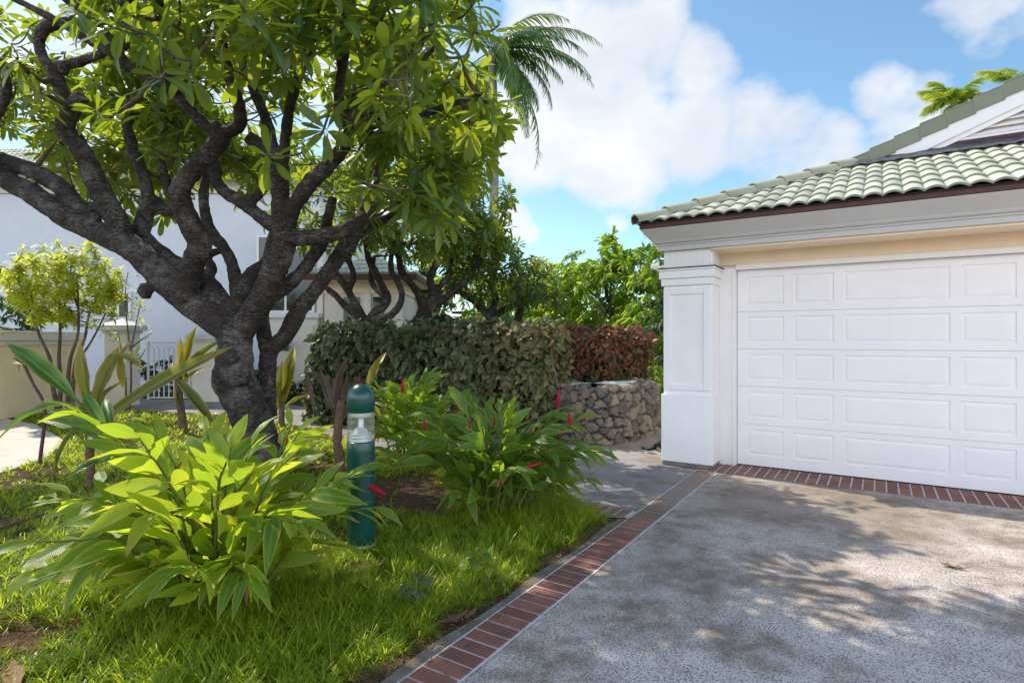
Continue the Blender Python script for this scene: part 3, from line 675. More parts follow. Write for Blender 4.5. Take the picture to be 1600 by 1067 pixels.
# ------------------------------------------------------------------ house behind the trees
def house():
    R=empty('house',(-9.0,17.0,0),'large pale blue white villa with green tiled roofs behind the trees','house')
    def X(px,Y): return (px-CX)/F_PX*Y
    def Z(py,Y): return EYE+(CY-py)/F_PX*Y
    w=MB(); w.box(-26,X(500,17),17,26,0,6.2); w.build('wall',M['stucco'],R)
    t=MB(); t.box(-26.02,X(500,17)+.02,16.93,16.999,5.85,6.2); t.box(-26.02,X(500,17)+.02,16.90,16.929,6.1,6.2); t.build('wall_moulding',M['cream2'],R,bevel=0.01)
    # bay with window
    x0,x1=X(417,16.4),X(497,16.4)
    b=MB(); b.box(x0,x1,16.4,16.999,0,Z(497,16.4)); b.box(x0+0.12,x1-0.12,16.36,16.399,0.35,Z(508,16.4)); b.build('bay_panel',M['cream2'],R,bevel=0.01)
    s=MB(); s.box(x0-.05,x1+.05,16.33,16.998,Z(497,16.4)+.002,Z(489,16.4)); s.build('window_sill',M['white2'],R,bevel=0.01)
    def window(px0,px1,py0,py1,Y,mull=1,name='window'):
        a,b_,z0,z1=X(px0,Y),X(px1,Y),Z(py1,Y),Z(py0,Y)
        f=MB(); e=.07
        f.box(a,a+e,Y-.06,Y-.001,z0,z1); f.box(b_-e,b_,Y-.06,Y-.001,z0,z1); f.box(a+e+.001,b_-e-.001,Y-.06,Y-.001,z0,z0+e); f.box(a+e+.001,b_-e-.001,Y-.06,Y-.001,z1-e,z1)
        for k in range(1,mull+1):
            xm=a+(b_-a)*k/(mull+1); f.box(xm-.03,xm+.03,Y-.055,Y-.002,z0+e+.001,z1-e-.001)
        o=f.build(name,M['white2'],R,bevel=0.005)
        p=MB(); p.box(a+.02,b_-.02,Y-.03,Y-.0015,z0+.02,z1-.02); p.build('pane',M['glass'],o)
    window(402,492,368,489,16.95,1); window(166,206,456,499,16.99,1)
    window(60,120,250,330,16.99,1)
    p=MB(); p.box(X(497,16.8)+.01,X(506,16.8),16.7,16.999,0,5.2); p.build('pilaster',M['cream2'],R,bevel=0.01)
    # lower wing with door
    YW=16.3; a,b_=X(507,YW),X(628,YW); ze=Z(441,YW)
    q=MB(); q.box(a,b_,YW,25,0,ze); q.build('wing_wall',M['cream2'],R)
    fz=MB(); fz.box(a-.02,b_+.05,YW-.05,YW-.002,ze-.32,ze-.001); fz.box(b_+.003,b_+.05,YW-.001,25,ze-.32,ze-.001); fz.build('wing_frieze',M['soffit'],R,bevel=0.008)
    tr=MB(); tr.box(b_-.16,b_+.03,YW-.04,YW-.002,0,ze-.33); tr.box(X(570,YW),X(580,YW),YW-.04,YW-.002,0,ze-.33); tr.build('corner_trim',M['white2'],R,bevel=0.008)
    d=MB(); d.box(X(537,YW),X(562,YW),YW-.03,YW-.003,0.05,Z(464,YW)); d.build('door',M['glass'],R)
    d=MB(); d.box(X(583,YW),X(600,YW),YW-.03,YW-.003,1.0,Z(464,YW)); d.build('window',M['glass'],R)
    def hip(x0,x1,y0,y1,z,s,name,ov,fas=True,cap=True):
        x0-=ov;x1+=ov;y0-=ov;y1+=ov
        h=min(x1-x0,y1-y0)/2; zr=z+h*s
        m=MB()
        rows=int(h/0.36)
        for r in range(rows):
            d0,d1=r*h/rows,(r+1)*h/rows
            za,zb=z+d0*s+.05,z+d1*s+.008
            c=RNG.random
            def row(P0,P1,Q0,Q1):
                L=np.linalg.norm(np.array(P1)-np.array(P0)); n=max(2,int(L/0.08))
                tt=np.linspace(0,1,n); A=np.array(P0)+(np.array(P1)-np.array(P0))*tt[:,None]; Bq=np.array(Q0)+(np.array(Q1)-np.array(Q0))*tt[:,None]
                bump=0.04*np.abs(np.sin(tt*L*PI/0.17)); A2=A.copy(); A2[:,2]+=bump; Bq[:,2]+=bump; A1=A.copy(); A1[:,2]-=.045
                V=np.vstack([A1,A2,Bq]); F=[(k*n+i,k*n+i+1,(k+1)*n+i+1,(k+1)*n+i) for k in range(2) for i in range(n-1)]
                C=np.tile([.5,.5,0],(3*n,1)); C[:,0]=np.tile(((np.arange(n)//4)*0.37+r*.61)%1,3); C[:n,2]=.9
                m.add(V,F,C)
            row((x0+d0,y0+d0,za),(x1-d0,y0+d0,za),(x0+d1,y0+d1,zb),(x1-d1,y0+d1,zb))
            row((x1-d0,y0+d0,za),(x1-d0,y1-d0,za),(x1-d1,y0+d1,zb),(x1-d1,y1-d1,zb))
            row((x0+d0,y1-d0,za),(x0+d0,y0+d0,za),(x0+d1,y1-d1,zb),(x0+d1,y0+d1,zb))
            row((x1-d0,y1-d0,za),(x0+d0,y1-d0,za),(x1-d1,y1-d1,zb),(x0+d1,y1-d1,zb))
        o=m.build(name,M['tile'],R)
        f=MB(); f.box(x0,x1,y0,y1,z-.16,z); f.build('fascia',M['brown'],o,bevel=0.01)
        f=MB(); f.box(x0+.03,x1-.03,y0+.03,y1-.03,z-.175,z-.1605); f.build('eave_soffit',M['soffit'],o)
    hip(-26,X(500,17),17,26,6.38,.42,'roof',.85); hip(a,b_,YW,25,ze+.17,.42,'wing_roof',.5)
    l=MB(); l.box(X(448,16.3)-.1,X(448,16.3)+.1,16.05,16.2,Z(548,16.3),Z(535,16.3)); lathe(l,[(0,0),(.1,.0),(.13,.1),(.13,.12),(0,.12)],(X(448,16.3),16.12,Z(536,16.3)),16)
    l.box(X(448,16.3)-.02,X(448,16.3)+.02,16.2,16.36,Z(543,16.3),Z(540,16.3)); l.build('wall_lamp',M['green_metal'],R,bevel=0.01)
house()

# garden wall, posts, gate
def gardenwall():
    R=empty('garden_wall',(-9.9,12.0,0),'cream rendered garden wall with moulded coping left of the gate','wall')
    x=-9.87
    w=MB(); w.box(x-.28,x,5.5,13.2,0,1.42); w.build('wall_face',M['cream'],R,bevel=.006)
    c=MB(); c.box(x-.31,x+.03,5.5,13.2,1.421,1.52); c.box(x-.36,x+.08,5.5,13.2,1.522,1.66); c.box(x-.33,x+.05,5.5,13.2,1.662,1.72); c.build('coping',M['cream2'],R,bevel=.015)
    def post(px0,px1,Y,top,label):
        a,b=(px0-CX)/F_PX*Y,(px1-CX)/F_PX*Y; m=(a+b)/2; r=(b-a)/2
        P=empty('gate_post',(m,Y+r,0),label,'gate post','posts either side of the garden gate')
        s=MB(); s.box(m-r,m+r,Y,Y+2*r,0,top-.32); s.build('shaft',M['cream2'],P,bevel=.01)
        k=MB(); k.box(m-r-.04,m+r+.04,Y-.04,Y+2*r+.04,top-.319,top-.25); k.box(m-r-.11,m+r+.11,Y-.11,Y+2*r+.11,top-.249,top-.13)
        e=r+.10; V=[(m-e,Y+r-e,top-.129),(m+e,Y+r-e,top-.129),(m+e,Y+r+e,top-.129),(m-e,Y+r+e,top-.129),(m,Y+r,top+.03)]
        k.add(V,[(0,1,4),(1,2,4),(2,3,4),(3,0,4)]); k.add(V[:4],[(3,2,1,0)]); k.build('cap',M['stonecap'],P,bevel=.008)
    post(163,197,13.2,2.0,'square white post with pyramid cap between garden wall and gate')
    post(300,352,14.2,1.80,'square white gate post partly hidden behind the frangipani trunk')
    Y=14.3; a,b=(214-CX)/F_PX*13.9,(301-CX)/F_PX*14.4
    Gt=empty('garden_gate',((a+b)/2,Y,0),'white metal gate with slim bars and small arches','gate')
    f=MB(); z0,z1=.10,1.47
    for (zz,h) in ((z0,.03),(z0+.32,.025),(z1,.03),(z1-.16,.014)): f.box(a,b,Y-.014,Y+.014,zz-h/2,zz+h/2)
    f.box(a-.001,a+.04,Y-.02,Y+.02,.05,1.5); f.box(b-.04,b+.001,Y-.02,Y+.02,.05,1.5); f.build('gate_frame',M['white_metal'],Gt)
    n=8; W=(b-a-.08)/n
    bars=MB()
    for i in range(1,n): bars.box(a+.04+i*W-.010,a+.04+i*W+.010,Y-.010,Y+.010,z0+.016,z1-.17)
    bars.build('bars',M['white_metal'],Gt)
    ar=MB()
    for i in range(n):
        cx=a+.04+(i+.5)*W
        th=np.linspace(0,PI,9); tube(ar,[(cx+W*.46*math.cos(t),Y,z1-.19+W*.62*math.sin(t)) for t in th],[.010]*9,6,1)
        tube(ar,[(a+.04+i*W+.035*math.cos(t),Y,z1-.055+.035*math.sin(t)) for t in np.linspace(0,2*PI,9)],[.006]*9,5,1)
    ar.build('arches',M['white_metal'],Gt,True)
gardenwall()

# ------------------------------------------------------------------ bollard light
def bollard():
    p=gp(564,850); R=empty('bollard_light',(p[0],p[1],0),'dark green cylindrical bollard light with clear lens standing in the grass','bollard light')
    r=.103
    def L(prof,name,mat,par=R,sides=40):
        m=MB(); lathe(m,prof,(p[0],p[1],0),sides); return m.build(name,mat,par,True)
    o=L([(r,0.0),(r,.70),(r,.776),(r-.004,.782),(0,.782)],'post',M['green_metal'])
    L([(r+.012,0),(r+.012,.012),(r+.001,.016)],'base_ring',M['grey_metal'],o)
    L([(r-.002,.783),(r-.002,1.008)],'lens',M['lens'])
    dome=[(0,1.0),(r-.006,1.0),(r,1.004),(r,1.10)]+[(r*math.cos(t),1.10+.115*math.sin(t)) for t in np.linspace(0.12,PI/2,12)]
    L(dome,'dome_cap',M['green_metal'])
    L([(0,.966),(r-.02,.966),(r-.018,.975),(r-.018,.999)],'collar',M['grey_metal'])
    L([(.0,.86),(.020,.86),(.020,.966),(0,.966)],'lamp_tube',M['white'],sides=20)
    L([(r-.020,.784),(r-.02,.796),(r-.034,.803),(r-.024,.808),(r-.024,.818),(r-.04,.825),(r-.03,.83),(r-.03,.838),(r-.05,.848),(.045,.872),(.022,.885),(0,.885)],'louvre_rings',M['grey_metal'])
bollard()

# ------------------------------------------------------------------ stone wall
def stonewall():
    path=[np.array([0.35,9.55]),np.array([.80,9.0]),np.array([1.18,8.52]),np.array([1.33,8.50]),np.array([1.62,8.70]),np.array([2.05,9.15]),np.array([2.42,9.75]),np.array([2.52,10.05]),np.array([2.45,10.5])]
    R=empty('stone_wall',(1.3,8.8,0),'low dry laid lava rock wall topped with pale ledge below the red hedge','wall')
    P,_=catmull(np.c_[path,np.zeros(len(path))],np.ones(len(path)),8); P=P[:,:2]
    T=norm(np.gradient(P,axis=0)); Nn=np.c_[T[:,1],-T[:,0]]
    s=np.r_[0,np.cumsum(np.linalg.norm(np.diff(P,axis=0),axis=1))]; L=s[-1]; H=.80
    def pt(x,z,o=0.0):
        q=np.array([np.interp(x,s,P[:,0]),np.interp(x,s,P[:,1])]); n=np.array([np.interp(x,s,Nn[:,0]),np.interp(x,s,Nn[:,1])]); n=n/np.linalg.norm(n)
        q=q+n*(o+.10*(1-z/H)); return np.array([q[0],q[1],z]),np.array([n[0],n[1],.12])
    HT=H+.30; seeds=[]; tries=0
    while tries<6000:      # irregular packing, larger stones first
        tries+=1; x,z=RNG.uniform(-.05,L+.05),RNG.uniform(-.03,HT); r=.125 if tries<1500 else (.095 if tries<3500 else .07)
        r*=RNG.uniform(.8,1.2)
        if all((x-a)**2+(z-b)**2>((r+q)*.62)**2 for a,b,q in seeds): seeds.append((x,z,r))
    S=np.array(seeds); ns=len(S); gx,gz=int(L/.0105),int(HT/.0105)
    xx,zz=np.meshgrid(np.linspace(0,L,gx),np.linspace(0,HT,gz),indexing='ij')
    wx=xx+.012*np.sin(zz*31+xx*17)+.007*np.sin(zz*71-xx*53); wz=zz+.012*np.sin(xx*29-zz*13)+.007*np.sin(xx*67+zz*61)
    sh=RNG.uniform(-.5,.5,ns)
    dx=wx[...,None]-S[:,0]; dz=wz[...,None]-S[:,1]; d=np.sqrt((dx+sh*dz)**2*.85+dz**2*1.1)-S[:,2]*.55
    o1=np.argsort(d,-1)[...,:2]; d1=np.take_along_axis(d,o1[...,:1],-1)[...,0]; d2=np.take_along_axis(d,o1[...,1:2],-1)[...,0]; k=o1[...,0]
    e=np.clip((d2-d1)/(.022+.05*np.abs(np.sin(xx*7.3+zz*5.1))),0,1); e=1-(1-e)**2.0
    tl=RNG.normal(0,.20,(ns,2)); off=RNG.normal(0,.014,ns)
    hgt=-.075+.09*e+e*(1.5*off[k]+tl[k,0]*(wx-S[k,0])+tl[k,1]*(wz-S[k,1]))+.004*RNG.standard_normal(xx.shape)+.006*np.sin(wx*90+k)*np.sin(wz*83+k*2)*e
    V=np.zeros((gx,gz,3))
    for a in range(gx):
        for b in range(gz):
            z=min(zz[a,b],H); inw=max(0,zz[a,b]-H); q,nv=pt(xx[a,b],z,0); t=min(1,max(0,(zz[a,b]-H+.05)/.10)); nn=norm(np.array([nv[0]*(1-t),nv[1]*(1-t),t]))
            V[a,b]=q-np.array([nv[0],nv[1],0])*inw+nn*hgt[a,b]
    I=np.arange(gx*gz).reshape(gx,gz); F=np.stack([I[:-1,:-1],I[1:,:-1],I[1:,1:],I[:-1,1:]],-1).reshape(-1,4)
    cr=RNG.beta(1.7,1.9,ns); C=np.stack([cr[k],e,e],-1).reshape(-1,3)
    st=MB(); st.add(V.reshape(-1,3),[F],C); st.build('stones',M['stone'],R,True)
    cp=MB(); xs=np.linspace(.1,L-.15,40); V=[(*pt(x,H,-.24)[0][:2],H+.012) for x in xs]+[(*pt(x,H,-.85)[0][:2],H+.012) for x in xs]
    V2=[(a,b,c_-.08) for a,b,c_ in V]
    cp.add(V,[(i,i+1,41+i,40+i) for i in range(39)]); cp.add(V[:40]+V2[:40],[(i+1,i,40+i,41+i) for i in range(39)]); cp.build('ledge',M['stonecap'],R)
stonewall()

# ------------------------------------------------------------------ leaf shapes
T_FR=[leaf_tpl([(0,.012),(.10,.014),(.2,.07),(.45,.145),(.72,.175),(.88,.13),(.97,.05),(1,.0)],8,f,c) for f,c in ((.12,.1),(.2,.32),(.3,.55),(.05,-.1))]
T_LAN=[leaf_tpl([(0,.012),(.06,.02),(.2,.085),(.45,.115),(.7,.09),(.9,.035),(1,.0)],9,f,c,wave=w) for f,c,w in ((.2,.25,.1),(.3,.5,.15),(.15,.12,.2),(.35,.8,.1))]
T_BIG=[leaf_tpl([(0,.02),(.08,.025),(.2,.08),(.5,.125),(.75,.105),(.92,.045),(1,.0)],12,f,c,wave=w,ncr=2) for f,c,w in ((.45,.2,.12),(.6,.6,.14))]
T_STRAP=[leaf_tpl([(0,.05),(.25,.055),(.5,.075),(.75,.062),(.92,.03),(1,.0)],14,.5,c,wave=.08) for c in (.1,.35)]
T_OV=[leaf_tpl([(0,.02),(.06,.05),(.22,.27),(.45,.33),(.7,.22),(.9,.08),(1,0)],5,f,c,wave=w) for f,c,w in ((.25,.35,.1),(.1,.15,.2),(.4,.6,.1))]
T_SM=[leaf_tpl([(0,.03),(.3,.20),(.6,.19),(1,0)],3,.2,c) for c in (.15,.4)]
T_NAR=[leaf_tpl([(0,.03),(.3,.115),(.65,.12),(.9,.06),(1,0)],4,.2,c) for c in (.15,.5)]
T_PET=[leaf_tpl([(0,.05),(.4,.25),(.75,.3),(1,.1)],3,.3,.3)]
T_BR=[leaf_tpl([(0,.15),(.4,.26),(.75,.18),(1,0)],3,.6,-.35)]

# sunlit gaps: sparse spots in the crown, found from where their shadow falls
LIT=[(1540,830,120,30,.97),(1400,880,130,10,.95),(1300,905,130,6,.95),(1330,985,80,18,.95),(1220,960,80,8,.9),(1275,785,15,3,1),(1450,930,120,6,.9),(1590,905,60,25,.95),(1180,890,50,5,.8),(1100,1000,30,8,.8),(1500,1000,70,10,.7),
     (150,880,260,70,.951),(330,880,150,50,.951),(200,1010,300,60,.96),(450,985,130,45,.93),(270,672,120,30,.85),(40,690,120,30,.95),(700,870,40,10,.9),(650,770,30,8,.9),(790,690,40,15,.6),(760,930,40,10,.9),(560,1000,60,30,.8),(720,890,110,22,.93),(620,940,60,22,.93),(830,880,40,12,.93),(860,700,60,12,.7),(950,880,15,5,.9),(500,860,30,10,.9)]
HR=np.random.default_rng(21); HOLES=np.c_[HR.uniform(-6.5,3.5,64),HR.uniform(1.5,9.5,64),HR.uniform(.26,.52,64)]
def sun_keep(P, grow=.22):
    P=np.asarray(P); keep=np.ones(len(P),bool)
    g0=P[:,:2]+LH[None]*P[:,2:3]
    bedlit=(g0[:,1]<4.4)&(g0[:,0]<-.75)&(g0[:,0]+.0>-4.2); keep&=~(bedlit&(RNG.random(len(P))<.88))
    dd=np.linalg.norm(g0[:,None]-HOLES[None,:,:2],axis=2); keep&=~((dd<HOLES[None,:,2]).any(1)&(RNG.random(len(P))<.93))
    for k,(a,b,rx,ry,pr) in enumerate(LIT):
        for zt in ((0.0,.3,.6) if pr==.951 else (0.0,)):
            c=gp(a,b); Y=c[1]; mx=rx/F_PX*Y+grow; my=ry*Y*Y/(F_PX*EYE)+grow
            h=P[:,2]-zt; gx=P[:,0]+LH[0]*h; gy=P[:,1]+LH[1]*h
            d=((gx-c[0])/mx)**2+((gy-c[1])/my)**2
            keep&=~((d<1)&(RNG.random(len(P))<pr))
    return keep

# ------------------------------------------------------------------ frangipani
def rosettes(mb, tips, axes, n_rng, L_rng, tpl, mat=0, spread=.09):
    P=[];D=[];N=[];L=[];R=[]
    for p,a in zip(tips,axes):
        a=norm(a); n=RNG.integers(*n_rng); ref=norm(np.cross(a,[.3,.5,.8])); r2=np.cross(a,ref); ph=RNG.random()*6; rr=RNG.random()
        for i in range(n):
            th=ph+i*2.39996; el=math.radians(RNG.uniform(22,62)+42*(1-i/n)); side=ref*math.cos(th)+r2*math.sin(th)
            d=a*math.cos(el)+side*math.sin(el); d=norm(d+np.array([0,0,-RNG.uniform(.1,.7)]))
            P.append(p-a*spread*(1-i/n)+side*.012); D.append(d); N.append(a*.8+np.array([0,0,.45])+RNG.normal(0,.12,3)); L.append(RNG.uniform(*L_rng)*(1-.25*(i>n-4))); R.append(np.clip(rr*.5+RNG.random()*.5,0,1))
    scatter(mb,tpl,P,D,N,L,mat,W=RNG.uniform(.6,.95,len(P)),R=R)
def grow(nodes, targets, mb, r0, r1, sides=6, updraft=.25, c=None):
    """join each target to the nearest wood; returns tips and axes"""
    N=[np.array(n) for n in nodes]; A=np.array(N)
    d=np.array([np.min(np.linalg.norm(A-t,axis=1)) for t in targets]); order=np.argsort(d)
    tips=[];axes=[]
    buf=np.empty((len(A)+len(targets)*4,3)); buf[:len(A)]=A; m=len(A); rad=np.full(len(buf),r0)
    for k in order:
        t=targets[k]; v=t-buf[:m]; dist=np.linalg.norm(v,axis=1); cost=dist*(1+.5*(v[:,2]<-.05))
        cost=np.where(dist<.18,cost+.5,cost)
        j=int(np.argmin(cost)); b=buf[j]; L=dist[j]; dirn=v[j]/max(L,1e-6)
        perp=norm(np.cross(dirn,RNG.standard_normal(3)))*L*RNG.uniform(.04,.16); sag=np.array([0,0,-L*.10])
        p1=b+(t-b)*.33+perp*.8+sag; p2=b+(t-b)*.68+perp*.7+sag*.8
        rs=min(rad[j],r0)*.9; rs=max(rs,r1*1.25)
        tube(mb,[b,p1,p2,t],[rs,rs*.85,max(r1*1.1,rs*.72),r1],sides,3,c=RNG.random(),jitter=.05)
        for q,w in ((p1,.85),(p2,.75),(t,.65)): buf[m]=q; rad[m]=max(rs*w,r1); m+=1
        tips.append(t); axes.append(norm(t-p2+np.array([0,0,updraft*L])))
    return tips,axes
def wood(parent,name,mb,voxel,mat,rough=.016):
    o=mb.build(name,mat,parent,True)
    r=o.modifiers.new('remesh','REMESH'); r.mode='VOXEL'; r.voxel_size=voxel; r.use_smooth_shade=True
    sm=o.modifiers.new('smooth','SMOOTH'); sm.iterations=2; sm.factor=.5
    bpy.context.view_layer.update()
    dg=bpy.context.evaluated_depsgraph_get(); me=bpy.data.meshes.new_from_object(o.evaluated_get(dg)); me.name=name
    o.modifiers.clear(); o.data=me
    from mathutils import noise as MN
    nv=len(me.vertices); co=np.empty(nv*3,np.float32); me.vertices.foreach_get('co',co); no=np.empty(nv*3,np.float32); me.vertices.foreach_get('normal',no); co=co.reshape(-1,3); no=no.reshape(-1,3)
    dv=np.array([MN.noise(Vector((q[0]*9,q[1]*9,q[2]*15)))*.55+abs(MN.noise(Vector((q[0]*26+7,q[1]*26,q[2]*44))))*-.5+MN.noise(Vector((q[0]*3.4,q[1]*3.4,q[2]*3.4+5)))*.8 for q in co.tolist()])
    co=co+no*(dv*rough)[:,None]; me.vertices.foreach_set('co',co.astype(np.float32).ravel()); me.update()
    if not me.materials: me.materials.append(mat)
    for p in me.polygons: p.use_smooth=True
    return o
THICK=.84
def px_branch(pts, r_is_px=True):
    P=[at(a,b,Y) for a,b,Y,r in pts]; R=[r*Y/F_PX*THICK for a,b,Y,r in pts]; return P,R
Y0=6.8
LIMBS=[
 [(414,745,Y0,50),(404,690,Y0,38),(390,645,Y0,37),(370,605,Y0,37),(366,575,Y0,34),(367,540,Y0,31),(366,512,Y0,31)],
 [(352,618,Y0-.12,14),(350,592,Y0-.18,24),(384,582,Y0-.20,19)],
 [(366,520,Y0,31),(338,500,Y0,28),(300,474,6.85,27),(262,440,6.9,27),(228,406,6.95,26),(190,377,7.0,25),(165,366,7.0,23)],
 [(190,380,7.0,22),(150,362,7.05,22),(98,336,7.1,20),(50,303,7.2,19),(15,285,7.3,18),(-40,250,7.4,17),(-110,215,7.6,14)],
 [(150,345,7.1,11),(118,318,7.15,15),(92,290,7.2,16),(52,268,7.3,15),(5,250,7.4,13),(-60,225,7.6,11)],
 [(195,380,7.0,21),(183,345,7.0,20),(160,305,6.95,19),(140,260,6.9,18),(118,222,6.85,17),(102,200,6.8,17),(112,172,6.75,15),(128,150,6.7,13)],
 [(108,190,6.8,12),(98,150,6.75,12),(84,112,6.7,11),(66,88,6.65,10),(62,62,6.6,10),(75,42,6.5,10),(110,34,6.4,9),(160,20,6.3,9),(212,-4,6.2,8),(260,-30,6.1,7)],
 [(98,150,6.75,10),(88,108,6.7,9),(125,97,6.65,10),(162,82,6.5,8),(190,60,6.4,7)],
 [(296,472,6.8,21),(292,448,6.75,22),(302,410,6.65,21),(312,385,6.6,21),(300,355,6.55,20),(284,322,6.5,19),(282,295,6.45,18),(300,268,6.4,18),(325,243,6.35,18),(345,218,6.3,17),(352,203,6.3,14)],
 [(352,208,6.3,13),(374,196,6.25,12),(372,160,6.2,11),(358,120,6.1,10),(347,70,6.0,10),(338,25,5.9,9),(330,-20,5.8,8)],
 [(345,212,6.3,12),(318,192,6.25,11),(290,165,6.2,11),(264,134,6.1,12)],
 [(268,138,6.1,11),(275,105,6.0,11),(262,60,5.9,10),(250,20,5.8,10),(240,-30,5.7,9)],
 [(266,136,6.1,10),(225,118,6.1,9),(180,88,6.1,8),(130,58,6.1,8),(80,28,6.1,7),(20,-2,6.1,6)],
 [(200,100,6.1,7),(170,55,6.0,8),(135,22,5.9,8),(95,-8,5.8,7)],
 [(366,522,Y0,30),(388,502,6.75,25),(408,470,6.65,24),(425,432,6.55,23),(440,395,6.45,22),(449,362,6.4,22)],
 [(449,366,6.4,20),(440,335,6.35,18),(438,300,6.35,17),(437,265,6.3,17),(424,242,6.3,16),(403,226,6.3,14),(386,212,6.25,12)],
 [(437,268,6.3,12),(446,225,6.2,11),(452,170,6.1,10),(470,110,6.0,9),(500,50,5.9,8),(520,-10,5.8,7)],
 [(432,262,6.3,11),(420,200,6.4,10),(400,150,6.4,9),(378,95,6.4,8),(400,40,6.3,8),(450,5,6.2,8)],
 [(445,364,6.4,14),(420,348,6.45,13),(383,320,6.55,12),(352,300,6.6,12),(338,282,6.65,11),(338,262,6.7,9),(322,225,6.8,8)],
 [(386,322,6.55,9),(408,300,6.6,9),(420,278,6.7,8)],
 [(452,348,6.4,15),(462,318,6.3,15),(488,284,6.2,15),(516,256,6.1,14),(537,228,6.05,14),(541,198,6.0,13)],
 [(541,203,6.0,10),(532,186,5.95,10),(530,145,5.85,10),(536,95,5.7,9),(543,48,5.6,9),(549,0,5.5,9),(552,-50,5.4,8)],
 [(541,205,6.0,10),(550,172,6.0,10),(575,144,6.0,9),(612,116,5.95,8),(652,74,5.9,7)],
 [(545,190,6.0,9),(565,172,6.05,9),(590,135,6.1,9),(640,108,6.1,8),(680,75,6.1,6)],
 [(541,208,6.0,9),(575,184,5.95,8),(615,182,5.9,7),(655,180,5.85,6),(700,165,5.8,6),(742,152,5.7,5)],
 [(451,368,6.4,17),(470,372,6.35,16),(500,370,6.3,15),(535,362,6.3,14),(560,348,6.3,13),(585,330,6.3,11),(625,318,6.3,9),(670,300,6.3,7)],
 [(560,348,6.3,10),(575,312,6.35,10),(590,270,6.4,9),(600,230,6.4,8)],
 [(420,655,7.15,17),(419,600,7.1,15),(421,552,7.05,17),(446,524,6.95,16),(468,484,6.9,15),(490,456,6.85,14),(508,432,6.8,14),(530,400,6.8,14),(545,378,6.8,14),(562,362,6.8,12),(600,345,6.9,9),(640,322,7.0,7)],
 [(418,550,7.0,14),(411,515,7.05,13),(412,480,7.1,12),(424,440,7.2,11),(420,400,7.3,10),(430,360,7.4,9)],
 [(440,400,6.5,14),(416,462,6.62,13),(440,452,6.7,14),(468,428,6.75,13),(488,402,6.8,12),(503,380,6.85,12),(512,345,6.9,10),(520,310,7.0,9)],
 [(358,500,Y0,20),(338,462,6.95,19),(318,440,7.05,18),(285,420,7.1,17),(252,398,7.2,17),(222,368,7.3,16),(228,335,7.3,15),(240,305,7.35,13)],
 [(234,318,7.3,12),(225,275,7.4,11),(210,240,7.5,10),(200,200,7.6,9),(205,160,7.6,8)],
 [(240,312,7.35,11),(258,330,7.4,11),(275,318,7.4,10),(262,290,7.4,9),(250,250,7.5,8)],
 [(362,492,Y0,16),(378,455,6.9,15),(392,430,7.0,14),(415,412,7.1,13),(428,385,7.2,11),(445,345,7.3,10),(470,310,7.4,9)],
 [(372,486,Y0,12),(366,425,7.0,12),(350,388,7.1,11),(332,366,7.2,11),(322,340,7.3,10),(318,300,7.4,9),(330,260,7.5,8)],
 [(318,438,7.05,11),(330,420,7.2,10),(322,400,7.3,9),(345,392,7.3,6)],
 [(-40,250,7.4,11),(-20,200,7.2,10),(10,150,7.0,9),(0,90,6.8,8)],
 [(-60,245,7.4,9),(-120,180,7.0,8),(-180,120,6.5,7)],
]
